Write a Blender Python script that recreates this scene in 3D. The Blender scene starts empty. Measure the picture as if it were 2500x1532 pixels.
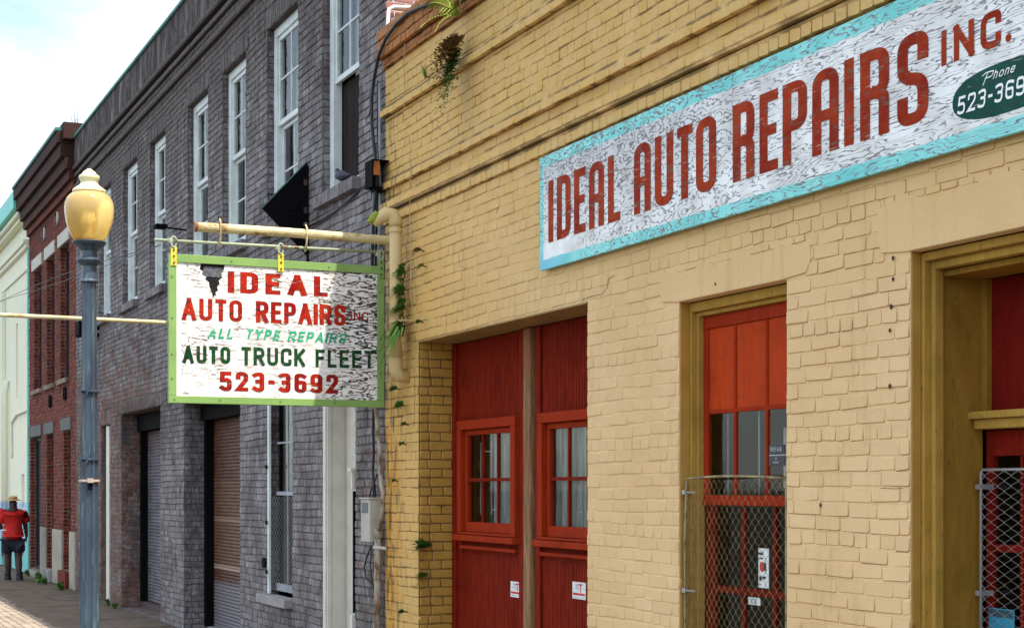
import bpy, bmesh, math, random
import numpy as np
from math import radians as R, sin, cos, tan, atan, pi
from mathutils import Vector, Matrix
random.seed(7); np.random.seed(7)
S = bpy.context.scene
COL = S.collection

# ------------------------------------------------------------------ camera
# facade plane y = 0 (buildings at y > 0), street at y < 0, street runs along x
CAMY, CAMH = -4.73, 1.90
FPX = 3868.0                      # focal length in pixels of the 2500 px wide photograph
YAW = atan(1750.0 / FPX)          # angle between view axis and the street direction
cam = bpy.data.cameras.new('camera'); co = bpy.data.objects.new('camera', cam); COL.objects.link(co)
co.location = (0, CAMY, CAMH); co.rotation_euler = (pi/2, 0, pi/2 - YAW)
cam.sensor_width = 36; cam.lens = 36*FPX/2500; cam.shift_y = 424.0/2500
cam.clip_start = 0.1; cam.clip_end = 3000
S.camera = co

# ------------------------------------------------------------------ light
SUN = Vector((0.42, 0.182, 1.0)).normalized()      # direction towards the sun: behind the buildings, high
elev = math.asin(SUN.z); azim = math.atan2(SUN.x, SUN.y)
world = bpy.data.worlds.new('World'); S.world = world; world.use_nodes = True
nt = world.node_tree; nt.nodes.clear()
wo = nt.nodes.new('ShaderNodeOutputWorld'); bg = nt.nodes.new('ShaderNodeBackground')
sky = nt.nodes.new('ShaderNodeTexSky'); sky.sky_type = 'NISHITA'; sky.sun_disc = False
sky.sun_elevation = elev; sky.sun_rotation = azim
sky.air_density = 1.0; sky.dust_density = 1.5; sky.ozone_density = 1.0
tc = nt.nodes.new('ShaderNodeTexCoord')
mp = nt.nodes.new('ShaderNodeMapping'); mp.inputs['Scale'].default_value = (1, 1, 2.4)
cn = nt.nodes.new('ShaderNodeTexNoise'); cn.inputs['Scale'].default_value = 2.6; cn.inputs['Detail'].default_value = 7; cn.inputs['Roughness'].default_value = .55
cr = nt.nodes.new('ShaderNodeMapRange'); cr.inputs[1].default_value = .35; cr.inputs[2].default_value = .72
cm = nt.nodes.new('ShaderNodeMix'); cm.data_type = 'RGBA'; cm.inputs[7].default_value = (7.3, 7.9, 8.2, 1)
nt.links.new(tc.outputs['Generated'], mp.inputs[0]); nt.links.new(mp.outputs[0], cn.inputs['Vector'])
nt.links.new(cn.outputs[0], cr.inputs[0]); nt.links.new(cr.outputs[0], cm.inputs[0])
nt.links.new(sky.outputs[0], cm.inputs[6]); nt.links.new(cm.outputs[2], bg.inputs[0])
bg.inputs[1].default_value = 0.13
nt.links.new(bg.outputs[0], wo.inputs[0])
sl = bpy.data.lights.new('sun', 'SUN'); sl.energy = 3.4; sl.angle = R(.53); sl.color = (1, .95, .86)
so = bpy.data.objects.new('sun', sl); COL.objects.link(so)
so.rotation_euler = SUN.to_track_quat('Z', 'Y').to_euler()
S.view_settings.view_transform = 'Standard'; S.view_settings.look = 'None'
S.view_settings.exposure = 1.25; S.view_settings.gamma = 1
S.view_settings.use_curve_mapping = False

# ------------------------------------------------------------------ survey helpers
def W(u, v, y=0.0):
    "photograph ray (2500 px wide) met with the vertical plane at depth y -> x, z"
    a = atan((u-1250)/FPX) + YAW
    x = -(y-CAMY)/tan(a); zc = (y-CAMY)/sin(a)*cos(a-YAW)
    return x, CAMH + (1190-v)*zc/FPX
def WP(u, v, x):
    "same ray met with the vertical plane across the street at x -> y, z"
    a = atan((u-1250)/FPX) + YAW
    y = -x*tan(a) + CAMY; zc = -x/cos(a)*cos(a-YAW)
    return y, CAMH + (1190-v)*zc/FPX

# ------------------------------------------------------------------ objects
WL = {}
def link(o, parent=None, at=(0, 0, 0)):
    COL.objects.link(o); at = Vector(at); WL[o.name] = at
    if parent is not None:
        o.parent = parent; o.location = at - WL[parent.name]
    else: o.location = at
    return o
def tag(o, label=None, cat=None, group=None, kind=None):
    for k, v in (('label', label), ('category', cat), ('group', group), ('kind', kind)):
        if v: o[k] = v
    return o
def empty(name, at, label=None, cat=None, group=None, kind=None):
    o = bpy.data.objects.new(name, None); o.empty_display_size = .2
    link(o, None, at); return tag(o, label, cat, group, kind)

class MB:
    def __init__(s): s.v = []; s.f = []
    def add(s, vs, fs):
        n = len(s.v); s.v += [tuple(p) for p in vs]; s.f += [tuple(i+n for i in f) for f in fs]; return s
    def box(s, x0, x1, y0, y1, z0, z1):
        if x0 > x1: x0, x1 = x1, x0
        if y0 > y1: y0, y1 = y1, y0
        if z0 > z1: z0, z1 = z1, z0
        v = [(x0,y0,z0),(x1,y0,z0),(x1,y1,z0),(x0,y1,z0),(x0,y0,z1),(x1,y0,z1),(x1,y1,z1),(x0,y1,z1)]
        return s.add(v, [(3,2,1,0),(4,5,6,7),(0,1,5,4),(1,2,6,5),(2,3,7,6),(3,0,4,7)])
    def quad(s, a, b, c, d): return s.add([a, b, c, d], [(0,1,2,3)])
    def rect(s, x0, x1, z0, z1, y):      # faces -y
        return s.add([(x0,y,z0),(x1,y,z0),(x1,y,z1),(x0,y,z1)], [(0,1,2,3)])
    def tube(s, pts, r, n=8, cap=True):
        pts = [Vector(p) for p in pts]; rr = r if isinstance(r, (list, tuple)) else [r]*len(pts)
        vs = []; fs = []; up = None
        for i, p in enumerate(pts):
            t = (pts[min(i+1, len(pts)-1)] - pts[max(i-1, 0)]).normalized()
            if up is None:
                up = Vector((0,0,1)) if abs(t.z) < .9 else Vector((1,0,0))
            a = t.cross(up).normalized(); b = a.cross(t).normalized(); up = b
            for k in range(n):
                q = 2*pi*k/n; vs.append(p + a*cos(q)*rr[i] + b*sin(q)*rr[i])
        for i in range(len(pts)-1):
            for k in range(n):
                k2 = (k+1) % n; fs.append((i*n+k, i*n+k2, (i+1)*n+k2, (i+1)*n+k))
        if cap: fs.append(tuple(range(n))); fs.append(tuple((len(pts)-1)*n + k for k in range(n-1, -1, -1)))
        return s.add(vs, fs)
    def lathe(s, prof, c, n=32, flute=0):
        vs = []; fs = []
        for (r, z) in prof:
            for k in range(n):
                q = 2*pi*k/n; rr = r*(1 - (flute if k % 2 else 0))
                vs.append((c[0]+rr*cos(q), c[1]+rr*sin(q), c[2]+z))
        for i in range(len(prof)-1):
            for k in range(n):
                k2 = (k+1) % n; fs.append((i*n+k, i*n+k2, (i+1)*n+k2, (i+1)*n+k))
        fs.append(tuple(range(n-1, -1, -1))); fs.append(tuple((len(prof)-1)*n + k for k in range(n)))
        return s.add(vs, fs)
    def prism(s, poly, h0, h1, axis='x'):   # poly in the two other axes
        n = len(poly)
        def P(a, b, h): return (h, a, b) if axis == 'x' else ((a, h, b) if axis == 'y' else (a, b, h))
        v = [P(a, b, h0) for a, b in poly] + [P(a, b, h1) for a, b in poly]
        f = [tuple(range(n)), tuple(range(2*n-1, n-1, -1))] + [(i, (i+1) % n, (i+1) % n + n, i+n) for i in range(n)]
        return s.add(v, f)
    def build(s, name, m, parent=None, smooth=False, bevel=0, seg=2, kind=None, label=None, fixn=True):
        me = bpy.data.meshes.new(name)
        a = np.array(s.v, dtype=float); c = (a.min(0)+a.max(0))/2
        me.from_pydata((a-c).tolist(), [], s.f); me.update()
        if fixn:
            bm = bmesh.new(); bm.from_mesh(me); bmesh.ops.recalc_face_normals(bm, faces=bm.faces); bm.to_mesh(me); bm.free()
        me.materials.append(m)
        if smooth: me.polygons.foreach_set('use_smooth', [True]*len(me.polygons))
        o = bpy.data.objects.new(name, me); link(o, parent, c)
        if bevel:
            b = o.modifiers.new('bevel', 'BEVEL'); b.width = bevel; b.segments = seg; b.limit_method = 'ANGLE'
        return tag(o, label=label, kind=kind)

# ------------------------------------------------------------------ materials
class G:
    def __init__(s, name, rough=.8, spec=.35, metal=0):
        s.m = bpy.data.materials.new(name); s.m.use_nodes = True; s.t = s.m.node_tree
        s.b = s.t.nodes['Principled BSDF']; s.b.inputs['Roughness'].default_value = rough
        s.b.inputs['Specular IOR Level'].default_value = spec; s.b.inputs['Metallic'].default_value = metal
        g = s.t.nodes.new('ShaderNodeNewGeometry'); s.pos = g.outputs['Position']
        q = s.t.nodes.new('ShaderNodeSeparateXYZ'); s.t.links.new(s.pos, q.inputs[0]); s.x, s.y, s.z = q.outputs
    def _in(s, sock, v):
        if hasattr(v, 'is_output'): s.t.links.new(v, sock)
        elif isinstance(v, (tuple, list)) and len(v) == 3 and sock.type == 'RGBA': sock.default_value = (*v, 1)
        else: sock.default_value = v
    def ma(s, op, a, b=0.0, c=0.0):
        n = s.t.nodes.new('ShaderNodeMath'); n.operation = op
        s._in(n.inputs[0], a); s._in(n.inputs[1], b); s._in(n.inputs[2], c); return n.outputs[0]
    def sc(s, k, v=None):
        n = s.t.nodes.new('ShaderNodeVectorMath'); n.operation = 'MULTIPLY'
        s._in(n.inputs[0], s.pos if v is None else v); n.inputs[1].default_value = k; return n.outputs[0]
    def va(s, a, b):
        n = s.t.nodes.new('ShaderNodeVectorMath'); n.operation = 'ADD'; s._in(n.inputs[0], a); s._in(n.inputs[1], b); return n.outputs[0]
    def noise(s, scale=1, k=(1,1,1), det=3, rough=.5, v=None, dist=0, col=False):
        n = s.t.nodes.new('ShaderNodeTexNoise'); s._in(n.inputs['Vector'], s.sc(k, v))
        n.inputs['Scale'].default_value = scale; n.inputs['Detail'].default_value = det
        n.inputs['Roughness'].default_value = rough; n.inputs['Distortion'].default_value = dist
        return n.outputs[1 if col else 0]
    def vor(s, scale=1, k=(1,1,1)):
        n = s.t.nodes.new('ShaderNodeTexVoronoi'); s._in(n.inputs['Vector'], s.sc(k)); n.inputs['Scale'].default_value = scale
        return n.outputs
    def mr(s, v, a, b, c=0.0, d=1.0):
        n = s.t.nodes.new('ShaderNodeMapRange'); s._in(n.inputs[0], v)
        for i, q in enumerate((a, b, c, d)): n.inputs[i+1].default_value = q
        return n.outputs[0]
    def mix(s, f, a, b):
        n = s.t.nodes.new('ShaderNodeMix'); n.data_type = 'RGBA'; s._in(n.inputs[0], f); s._in(n.inputs[6], a); s._in(n.inputs[7], b); return n.outputs[2]
    def mul(s, *a):
        r = a[0]
        for q in a[1:]: r = s.ma('MULTIPLY', r, q)
        return r
    def inv(s, a): return s.ma('SUBTRACT', 1.0, a)
    def col(s, c): s._in(s.b.inputs['Base Color'], c); return s
    def bump(s, h, strength=.4, dist=.01):
        n = s.t.nodes.new('ShaderNodeBump'); n.inputs['Strength'].default_value = strength; n.inputs['Distance'].default_value = dist
        s._in(n.inputs['Height'], h); s.t.links.new(n.outputs[0], s.b.inputs['Normal']); return s
    def rnd(s):
        n = s.t.nodes.new('ShaderNodeNewGeometry'); o = s.t.nodes.new('ShaderNodeObjectInfo')
        return s.ma('FRACT', s.ma('ADD', n.outputs['Random Per Island'], o.outputs['Random']))

def simple(name, c, rough=.6, spec=.4, metal=0, var=.25, vs=6, bump=.15):
    g = G(name, rough, spec, metal)
    n = g.noise(vs, det=6, rough=.65)
    d = tuple(q*(1-var) for q in c); l = tuple(min(1, q*(1+var)) for q in c)
    g.col(g.mix(g.mr(n, .3, .7), d, l))
    if bump: g.bump(g.noise(vs*8, det=4), bump, .004)
    return g.m

def yellow_brick(name, joint=False):
    g = G(name, .72, .3)
    big = g.noise(.9, det=5, rough=.6); mid = g.noise(5, det=5, rough=.6); fine = g.noise(38, det=4, rough=.7)
    c = g.mix(g.mr(big, .35, .65), (.665, .445, .215), (.725, .505, .262))
    # older, yellower paint high on the wall and towards the corner
    up = g.mul(g.mr(g.z, 2.8, 4.3), g.mr(mid, .25, .7, .35, 1.0))
    left = g.mul(g.mr(g.x, -9.4, -12.2), .8)
    age = g.ma('MAXIMUM', up, left)
    c = g.mix(age, c, (.61, .365, .088))
    # sooty specks and lost paint, mostly near the parapet
    sp = g.mr(g.noise(16, (1, 1, 1.8), 6, .75), .60, .70)
    sp = g.mul(sp, g.mr(g.noise(1.3, det=3), .36, .56), g.ma('MAXIMUM', g.mr(g.z, 3.6, 4.6, .10, .85), g.mr(g.x, -11.2, -12.6, 0, .8)))
    c = g.mix(sp, c, (.16, .10, .045))
    # black streaks below the old box, orange rust run at the very corner
    rz = g.mr(g.z, 2.75, 2.35); rx = g.mr(g.x, -12.62, -12.98)
    rust = g.mul(rz, rx, g.mr(g.noise(4, (3, 3, .8), 4), .3, .55))
    c = g.mix(g.mul(rust, .85), c, (.56, .245, .012))
    soot = g.mul(g.mr(g.x, -12.55, -12.95), g.mr(g.noise(6, (2.5, 2.5, .7), 5), .5, .62), g.mr(g.z, 5.5, 4.6))
    c = g.mix(g.mul(soot, .8), c, (.07, .05, .03))
    cg = g.mul(g.mr(g.x, -12.2, -12.7), g.mr(g.z, 2.6, 3.1), g.mr(g.z, 4.3, 4.0), g.mr(g.noise(9, (1, 1, 1.4), 6, .8), .50, .58))
    c = g.mix(g.mul(cg, .8), c, (.10, .065, .04))
    c = g.mix(g.mul(g.mr(fine, .62, .75), .35), c, (.30, .20, .08))
    if not joint: c = g.mix(g.ma('MULTIPLY', g.rnd(), .16), c, (.42, .28, .11))
    chip = g.mul(g.mr(g.noise(21, (1, 1, 1.5), 5, .8), .665, .69), g.mr(g.noise(2.1, det=3), .50, .62))
    c = g.mix(chip, c, (.25, .10, .05))
    # the raw clay coloured coping
    cap = g.mr(g.ma('ADD', g.z, g.ma('MULTIPLY', big, .05)), 5.575, 5.60)
    c = g.mix(cap, c, g.mix(g.mr(mid, .35, .7), (.40, .145, .03), (.20, .07, .02)))
    # jambs: shade of the recess put into the colour as darker ochre
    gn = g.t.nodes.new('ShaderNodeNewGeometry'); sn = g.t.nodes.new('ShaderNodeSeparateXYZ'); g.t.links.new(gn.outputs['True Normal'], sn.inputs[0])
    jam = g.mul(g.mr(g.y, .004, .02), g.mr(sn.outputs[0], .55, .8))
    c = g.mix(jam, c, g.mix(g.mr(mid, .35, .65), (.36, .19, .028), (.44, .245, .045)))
    c = g.mix(g.mul(g.mr(g.noise(11, (1, 1, 2.2), 5, .7), .56, .66), g.mr(g.z, 3.9, 4.7), .55), c, (.36, .22, .07))
    stv = g.mul(g.mr(g.noise(3.2, (3.5, 3.5, .28), 5, .7), .52, .68), g.mr(g.noise(1.1, det=3), .40, .60), .40)
    c = g.mix(stv, c, (.36, .235, .09))
    if joint:
        dk = g.mul(g.mr(g.ma('ADD', g.x, g.ma('MULTIPLY', mid, 3.2)), -8.8, -11.2), .8)
        dk = g.ma('MAXIMUM', dk, g.mul(g.mr(g.z, 3.3, 4.4), g.mr(mid, .36, .56), .75))
        c = g.mix(dk, c, (.07, .04, .02))
    g.col(c)
    h = g.ma('ADD', g.ma('MULTIPLY', g.noise(26, det=5, rough=.6), .8), g.ma('MULTIPLY', g.noise(8, det=4), 1.4))
    g.bump(h, .42, .009)
    return g.m

def grey_brick(name, joint=False):
    g = G(name, .78, .28)
    big = g.noise(.8, det=5, rough=.6); mid = g.noise(4.5, det=6, rough=.65); fine = g.noise(30, det=4, rough=.7)
    r = g.rnd()
    paint = g.mix(g.mr(mid, .3, .7), (.165, .148, .150), (.270, .243, .240))
    paint = g.mix(g.mr(r, .72, 1, 0, .45), paint, (.40, .375, .38)); paint = g.mix(g.mr(r, .28, 0, 0, .5), paint, (.10, .088, .095))
    paint = g.mix(g.mul(g.mr(fine, .6, .75), .5), paint, (.13, .11, .12))
    raw = g.mix(r, (.085, .036, .026), (.20, .085, .06)) if not joint else g.mix(g.mr(fine, .4, .6), (.30, .23, .18), (.46, .38, .31))
    raw = g.mix(g.mr(mid, .45, .7), raw, (.26, .18, .15))
    # paint is lost towards the far end and low down
    far = g.mr(g.x, -20.2, -24.0)
    low = g.mr(g.z, 4.6, 3.2)
    q = g.ma('ADD', g.ma('MULTIPLY', g.noise(2.2, (1, 1, 1.6), 6, .7), .9), g.ma('MULTIPLY', fine, .35))
    thr = g.ma('SUBTRACT', .86, g.ma('MULTIPLY', far, g.ma('ADD', .16, g.ma('MULTIPLY', low, .16))))
    patch = g.mul(g.mr(g.x, -14.0, -13.8), g.mr(g.z, 3.0, 2.6), .2)
    thr = g.ma('SUBTRACT', thr, patch)
    lost = g.mr(g.ma('SUBTRACT', q, thr), -.03, .05)
    c = g.mix(lost, paint, raw)
    # mildew below the coping, running down
    st = g.noise(5, (3.0, 3.0, .35), 6, .7)
    mz = g.mr(g.z, 4.6, 7.6)
    mil = g.mul(g.mr(g.ma('ADD', g.ma('ADD', g.ma('MULTIPLY', st, .6), g.ma('MULTIPLY', g.noise(14, (1, 1, .8), 5, .8), .4)), g.ma('MULTIPLY', mz, .30)), .62, .74), g.mr(mz, 0, .5), .9)
    c = g.mix(mil, c, g.mix(g.mr(fine, .4, .6), (.030, .024, .022), (.11, .075, .055)))
    lm = g.mul(g.mr(g.noise(3.3, (2, 2, .6), 5, .7), .46, .64), .75)
    c = g.mix(lm, c, (.085, .07, .068))
    bigs = g.mul(g.mr(g.noise(1.3, (1.3, 1.3, .7), 6, .75), .50, .60), .6)
    c = g.mix(bigs, c, (.055, .043, .042))
    mot = g.mul(g.mr(g.noise(13, (1.2, 1.2, 1.0), 6, .8), .52, .64), g.mr(g.x, -14.5, -19.5, .35, .95))
    c = g.mix(mot, c, (.045, .034, .032))
    pale = g.mul(g.mr(g.noise(10, (1.3, 1.3, .8), 5, .75), .60, .70), g.mr(g.x, -15, -21, .2, .8), .6)
    c = g.mix(pale, c, (.42, .39, .37))
    # soot round the heads of the two shutters
    so_ = g.mul(g.mr(g.z, 2.45, 3.0), g.mr(g.z, 3.35, 3.15), g.mr(g.x, -17.5, -18.3), g.mr(g.x, -26.2, -25.4), g.mr(mid, .35, .6))
    c = g.mix(g.mul(so_, .8), c, (.03, .025, .025))
    # the lower left pier: bare dark brick
    if joint:
        c = g.mix(.62, c, (.045, .034, .032))
    g.col(c)
    g.bump(g.ma('ADD', g.ma('MULTIPLY', g.noise(24, det=5, rough=.65), .8), g.noise(6, det=3)), .5, .01)
    return g.m

def red_brick(name, joint=False):
    g = G(name, .85, .2)
    mid = g.noise(3, det=5, rough=.65); fine = g.noise(24, det=4)
    if joint: c = g.mix(g.mr(mid, .35, .7), (.10, .06, .045), (.33, .25, .20))
    else:
        c = g.mix(g.rnd(), (.085, .013, .008), (.21, .036, .014))
        c = g.mix(g.mul(g.mr(mid, .5, .7), .6), c, (.07, .03, .025))
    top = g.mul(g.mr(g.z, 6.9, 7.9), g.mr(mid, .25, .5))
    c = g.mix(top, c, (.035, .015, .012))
    g.col(c); g.bump(fine, .3, .006); return g.m

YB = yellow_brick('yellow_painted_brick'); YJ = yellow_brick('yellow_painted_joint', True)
GB = grey_brick('grey_painted_brick'); GJ = grey_brick('grey_painted_joint', True)
RB = red_brick('red_brick'); RJ = red_brick('red_brick_joint', True)
def side_brick():
    g = G('side_brick', .85, .2)
    g.col(g.mix(g.rnd(), (.26, .11, .085), (.40, .20, .16))); return g.m
SB = side_brick()

def wood_red(name, c1, c2, ribs=False):
    g = G(name, .75, .07)
    n = g.noise(9, (2.5, 2.5, .5), 6, .7); f = g.noise(3, det=4)
    c = g.mix(g.mr(n, .35, .68), c1, c2)
    c = g.mix(g.mul(g.mr(g.noise(60, (1, 1, .3), 3), .62, .72), .5), c, tuple(q*.3 for q in c1))
    c = g.mix(g.mul(g.mr(f, .55, .75), .4), c, tuple(q*.55 for q in c1))
    g.col(c); g.bump(g.noise(50, (1, 1, .25), 4), .3, .004); return g.m
REDB = wood_red('red_board_paint', (.13, .009, .003), (.235, .018, .005))
REDF = wood_red('red_frame_paint', (.26, .022, .005), (.33, .032, .007))
ORG = wood_red('orange_red_panel_paint', (.38, .040, .008), (.46, .054, .011))
OCH = wood_red('ochre_frame_paint', (.33, .195, .036), (.43, .265, .060))
OCHD = wood_red('ochre_shaded_paint', (.24, .125, .018), (.31, .170, .028))  # darker copy of the frame ochre, shade of recessed jambs put into it
WHT = simple('white_frame_paint', (.60, .64, .62), .5, var=.18, vs=4)
CRM = simple('cream_frame_paint', (.62, .585, .50), .5, var=.1, vs=5)
PST = None
def timber():
    g = G('weathered_timber', .85, .15)
    n = g.noise(14, (3, 3, .22), 7, .75); b = g.noise(1.6, (1, 1, 1.2), 4)
    c = g.mix(g.mr(n, .32, .66), (.09, .042, .018), (.40, .235, .115))
    c = g.mix(g.mul(g.mr(b, .5, .62), .6), c, (.30, .10, .04))
    g.col(c); g.bump(n, .8, .01); return g.m
TIM = timber()
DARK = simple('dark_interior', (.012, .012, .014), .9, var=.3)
BLK = simple('black_steel', (.004, .0032, .004), .85, .08, var=.3)
CBL = simple('black_cable', (.012, .013, .016), .5, var=.2)
GCB = simple('grey_conduit', (.30, .31, .34), .5, var=.25)
def rusty(name, c, rc=(.28, .085, .02), lo=.5, hi=.62, k=(1,1,1), sc=6, rough=.6, metal=0):
    g = G(name, rough, .4, metal)
    n = g.noise(sc, k, 6, .7)
    cc = g.mix(g.mr(g.noise(3, det=4), .35, .65), tuple(q*.85 for q in c), c)
    g.col(g.mix(g.mr(n, lo, hi), cc, g.mix(g.mr(g.noise(30), .4, .6), rc, tuple(q*.4 for q in rc))))
    g.bump(n, .3, .003); return g.m
POLE = rusty('rusty_cream_pole', (.66, .56, .30), (.38, .15, .03), .50, .66, (2, .9, 2), 5)
ROD = rusty('rusty_green_rod', (.36, .40, .27), (.25, .09, .03), .56, .64, sc=7)
GRN = rusty('green_sign_frame', (.22, .37, .10), (.12, .22, .06), .60, .75, sc=9)
YST = rusty('yellow_hanger', (.68, .60, .06), (.25, .12, .02), .58, .68, sc=20)
PIPE = rusty('yellow_downpipe', (.60, .44, .20), (.46, .30, .06), .55, .75, sc=4)
MOSS = simple('moss', (.23, .28, .03), .9, var=.4, vs=30)
CNDT = rusty('rusty_conduit', (.40, .36, .29), (.20, .09, .03), .44, .60, (2, 2, .8), 7)
GBOX = rusty('beige_metal_box', (.44, .41, .34), (.30, .20, .10), .60, .75, sc=5)
STEEL = rusty('galvanised_steel', (.42, .42, .42), (.25, .16, .08), .58, .7, sc=8, rough=.45, metal=.5)
YGAL = rusty('yellow_wire', (.33, .27, .12), (.16, .09, .03), .46, .62, sc=14, rough=.5)
CONC = simple('concrete_sill', (.27, .25, .24), .85, var=.3, vs=5, bump=.4)

def glass():
    m = bpy.data.materials.new('window_glass'); m.use_nodes = True; t = m.node_tree; t.nodes.clear()
    o = t.nodes.new('ShaderNodeOutputMaterial'); mx = t.nodes.new('ShaderNodeMixShader')
    tr = t.nodes.new('ShaderNodeBsdfTransparent'); tr.inputs[0].default_value = (.92, .94, .93, 1)
    gl = t.nodes.new('ShaderNodeBsdfGlossy'); gl.inputs['Roughness'].default_value = .03; gl.inputs[0].default_value = (1, 1, 1, 1)
    lw = t.nodes.new('ShaderNodeLayerWeight'); pw_ = t.nodes.new('ShaderNodeMath'); pw_.operation = 'POWER'; pw_.inputs[1].default_value = 3.6; t.links.new(lw.outputs['Facing'], pw_.inputs[0])
    fr = t.nodes.new('ShaderNodeMath'); fr.operation = 'MULTIPLY_ADD'; fr.inputs[1].default_value = .26; fr.inputs[2].default_value = .012; t.links.new(pw_.outputs[0], fr.inputs[0])
    t.links.new(fr.outputs[0], mx.inputs[0]); t.links.new(tr.outputs[0], mx.inputs[1]); t.links.new(gl.outputs[0], mx.inputs[2]); t.links.new(mx.outputs[0], o.inputs[0]); return m
GLS = glass()
def curtain(name, c1, c2):
    g = G(name, .9, .1); g.col(g.mix(g.mr(g.noise(3, (6, 6, .4), 5, .7), .35, .65), c1, c2)); return g.m
CUR = curtain('grey_curtain', (.18, .19, .20), (.60, .62, .60))
CURP = curtain('pale_curtain', (.045, .05, .048), (.30, .32, .29))
BLIND = simple('beige_board', (.42, .38, .29), .8, var=.1)

# ------------------------------------------------------------------ bricks
def brick_proto(L, H, rng):
    e = .006
    hx, hz = L/2, H/2
    ring = [(-hx+e,-hz),(hx-e,-hz),(hx,-hz+e),(hx,hz-e),(hx-e,hz),(-hx+e,hz),(-hx,hz-e),(-hx,-hz+e)]
    j = lambda a: rng.uniform(-a, a)
    tl = j(.0028); ring = [(a+j(.0030), b+j(.0026) + tl*a/hx) for a, b in ring]
    v = [(a, .034, b) for a, b in ring] + [(a, .0035, b) for a, b in ring]
    v += [(a - math.copysign(.0036, a), j(.0010), b - math.copysign(.0036, b)) for a, b in ring]
    f = []
    for r in (0, 8):
        for k in range(8):
            k2 = (k+1) % 8; f.append((r+k, r+k2, r+8+k2, r+8+k))
    f.append(tuple(range(16, 24)))
    return np.array([(a/L, b, c/H) for a, b, c in v]), f
_r = random.Random(3)
PROTO = [brick_proto(.2, .066, _r) for _ in range(8)] + [brick_proto(.095, .066, _r) for _ in range(6)]
def proto_idx(L, rng): return rng.randrange(8) if L > .14 else 8 + rng.randrange(6)

def field(O, U, N, w, z0, z1, holes, rng, course=.0763, gap=.009, blen=.208, bond=6, proud=0, pj=.0018, wob=.004, k0=0):
    "bricks on the plane through O spanned by U and z; holes are (u0,u1,z0,z1); returns (centre, L, H, U, N)"
    out = []; k = int(math.floor(z0/course))
    while k*course < z1 - .01:
        a, b = max(k*course, z0), min((k+1)*course, z1)
        head = bond and ((k+k0) % bond == 0)
        step = blen/2 if head else blen
        u = -(step*.5 if k % 2 else 0) - rng.uniform(0, .03)
        cuts = []
        while u < w:
            u1 = u + step*rng.uniform(.93, 1.07)
            A, B = max(u, 0), min(u1, w)
            if B - A > .035: cuts.append((A, B))
            u = u1
        for A, B in cuts:
            segs = [(A, B, a, b)]
            for (h0, h1, g0, g1) in holes:
                ns = []
                for (p, q, r, s_) in segs:
                    if q <= h0 or p >= h1 or s_ <= g0 or r >= g1: ns.append((p, q, r, s_)); continue
                    if p < h0: ns.append((p, h0, r, s_))
                    if q > h1: ns.append((h1, q, r, s_))
                    if r < g0: ns.append((max(p, h0), min(q, h1), r, g0))
                    if s_ > g1: ns.append((max(p, h0), min(q, h1), g1, s_))
                segs = ns
            for (p, q, r, s_) in segs:
                L, H = q-p-gap, s_-r-gap
                if L < .022 or H < .02: continue
                uc = (p+q)/2; zc = (r+s_)/2
                dz = wob*(sin(uc*2.1 + k*.35) + .6*sin(uc*5.3 + k*1.1)) if wob else 0
                if (s_-r) < course*.9: dz = 0
                pos = Vector(O) + Vector(U)*uc + Vector(N)*(proud + rng.uniform(-pj, pj)); pos.z = zc + dz + rng.uniform(-.0012, .0012)
                out.append((pos, L, H, U, N))
        k += 1
    return out
CAMP = Vector((0, CAMY, CAMH))
def in_view(p):
    d = p - CAMP; zc = -d.x*cos(YAW) + d.y*sin(YAW)
    if zc < 1: return False
    xr = d.x*sin(YAW) + d.y*cos(YAW)
    u = 1250 + FPX*xr/zc; v = 1190 - FPX*d.z/zc
    return -20 < u < 2520 and -20 < v < 1550
def emit_bricks(lst, m, parent, singles, hidden=None):
    rng = random.Random(11)
    order = sorted(range(len(lst)), key=lambda i: (lst[i][0]-CAMP).length)
    one = []
    if singles:
        for i in order:
            if in_view(lst[i][0]) and not (hidden and hidden(lst[i][0])) and lst[i][1] > .06:
                one.append(i)
                if len(one) >= singles: break
    ones = set(one)
    meshes = {}
    for i in one:
        p, L, H, U, N = lst[i]; k = proto_idx(L, rng)
        key = (k, m.name)
        if key not in meshes:
            v, f = PROTO[k]; me = bpy.data.meshes.new('brick'); me.from_pydata(v.tolist(), [], f); me.materials.append(m)
            me.polygons.foreach_set('use_smooth', [len(p.vertices) == 4 for p in me.polygons]); me.update(); meshes[key] = me
        o = bpy.data.objects.new('brick', meshes[key]); link(o, parent, p)
        o.rotation_euler = (0, 0, math.atan2(U[1], U[0])); o.scale = (L, 1, H)
    V = []; F = []; n = 0
    for i in range(len(lst)):
        if i in ones: continue
        p, L, H, U, N = lst[i]; v, f = PROTO[proto_idx(L, rng)]
        # local x -> U, local y -> -N
        x = v[:, 0:1]*L*np.array(U); y = v[:, 1:2]*(-np.array(N)); z = v[:, 2:3]*H*np.array((0, 0, 1.))
        V.append(x+y+z+np.array(p)); F += [tuple(q+n for q in ff) for ff in f]; n += len(v)
    if V:
        V = np.concatenate(V); c = (V.min(0)+V.max(0))/2
        me = bpy.data.meshes.new('brickwork'); me.from_pydata((V-c).tolist(), [], F); me.materials.append(m)
        me.polygons.foreach_set('use_smooth', [len(p.vertices) == 4 for p in me.polygons]); me.update()
        o = bpy.data.objects.new('brickwork', me); link(o, parent, c); o['kind'] = 'stuff'

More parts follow.
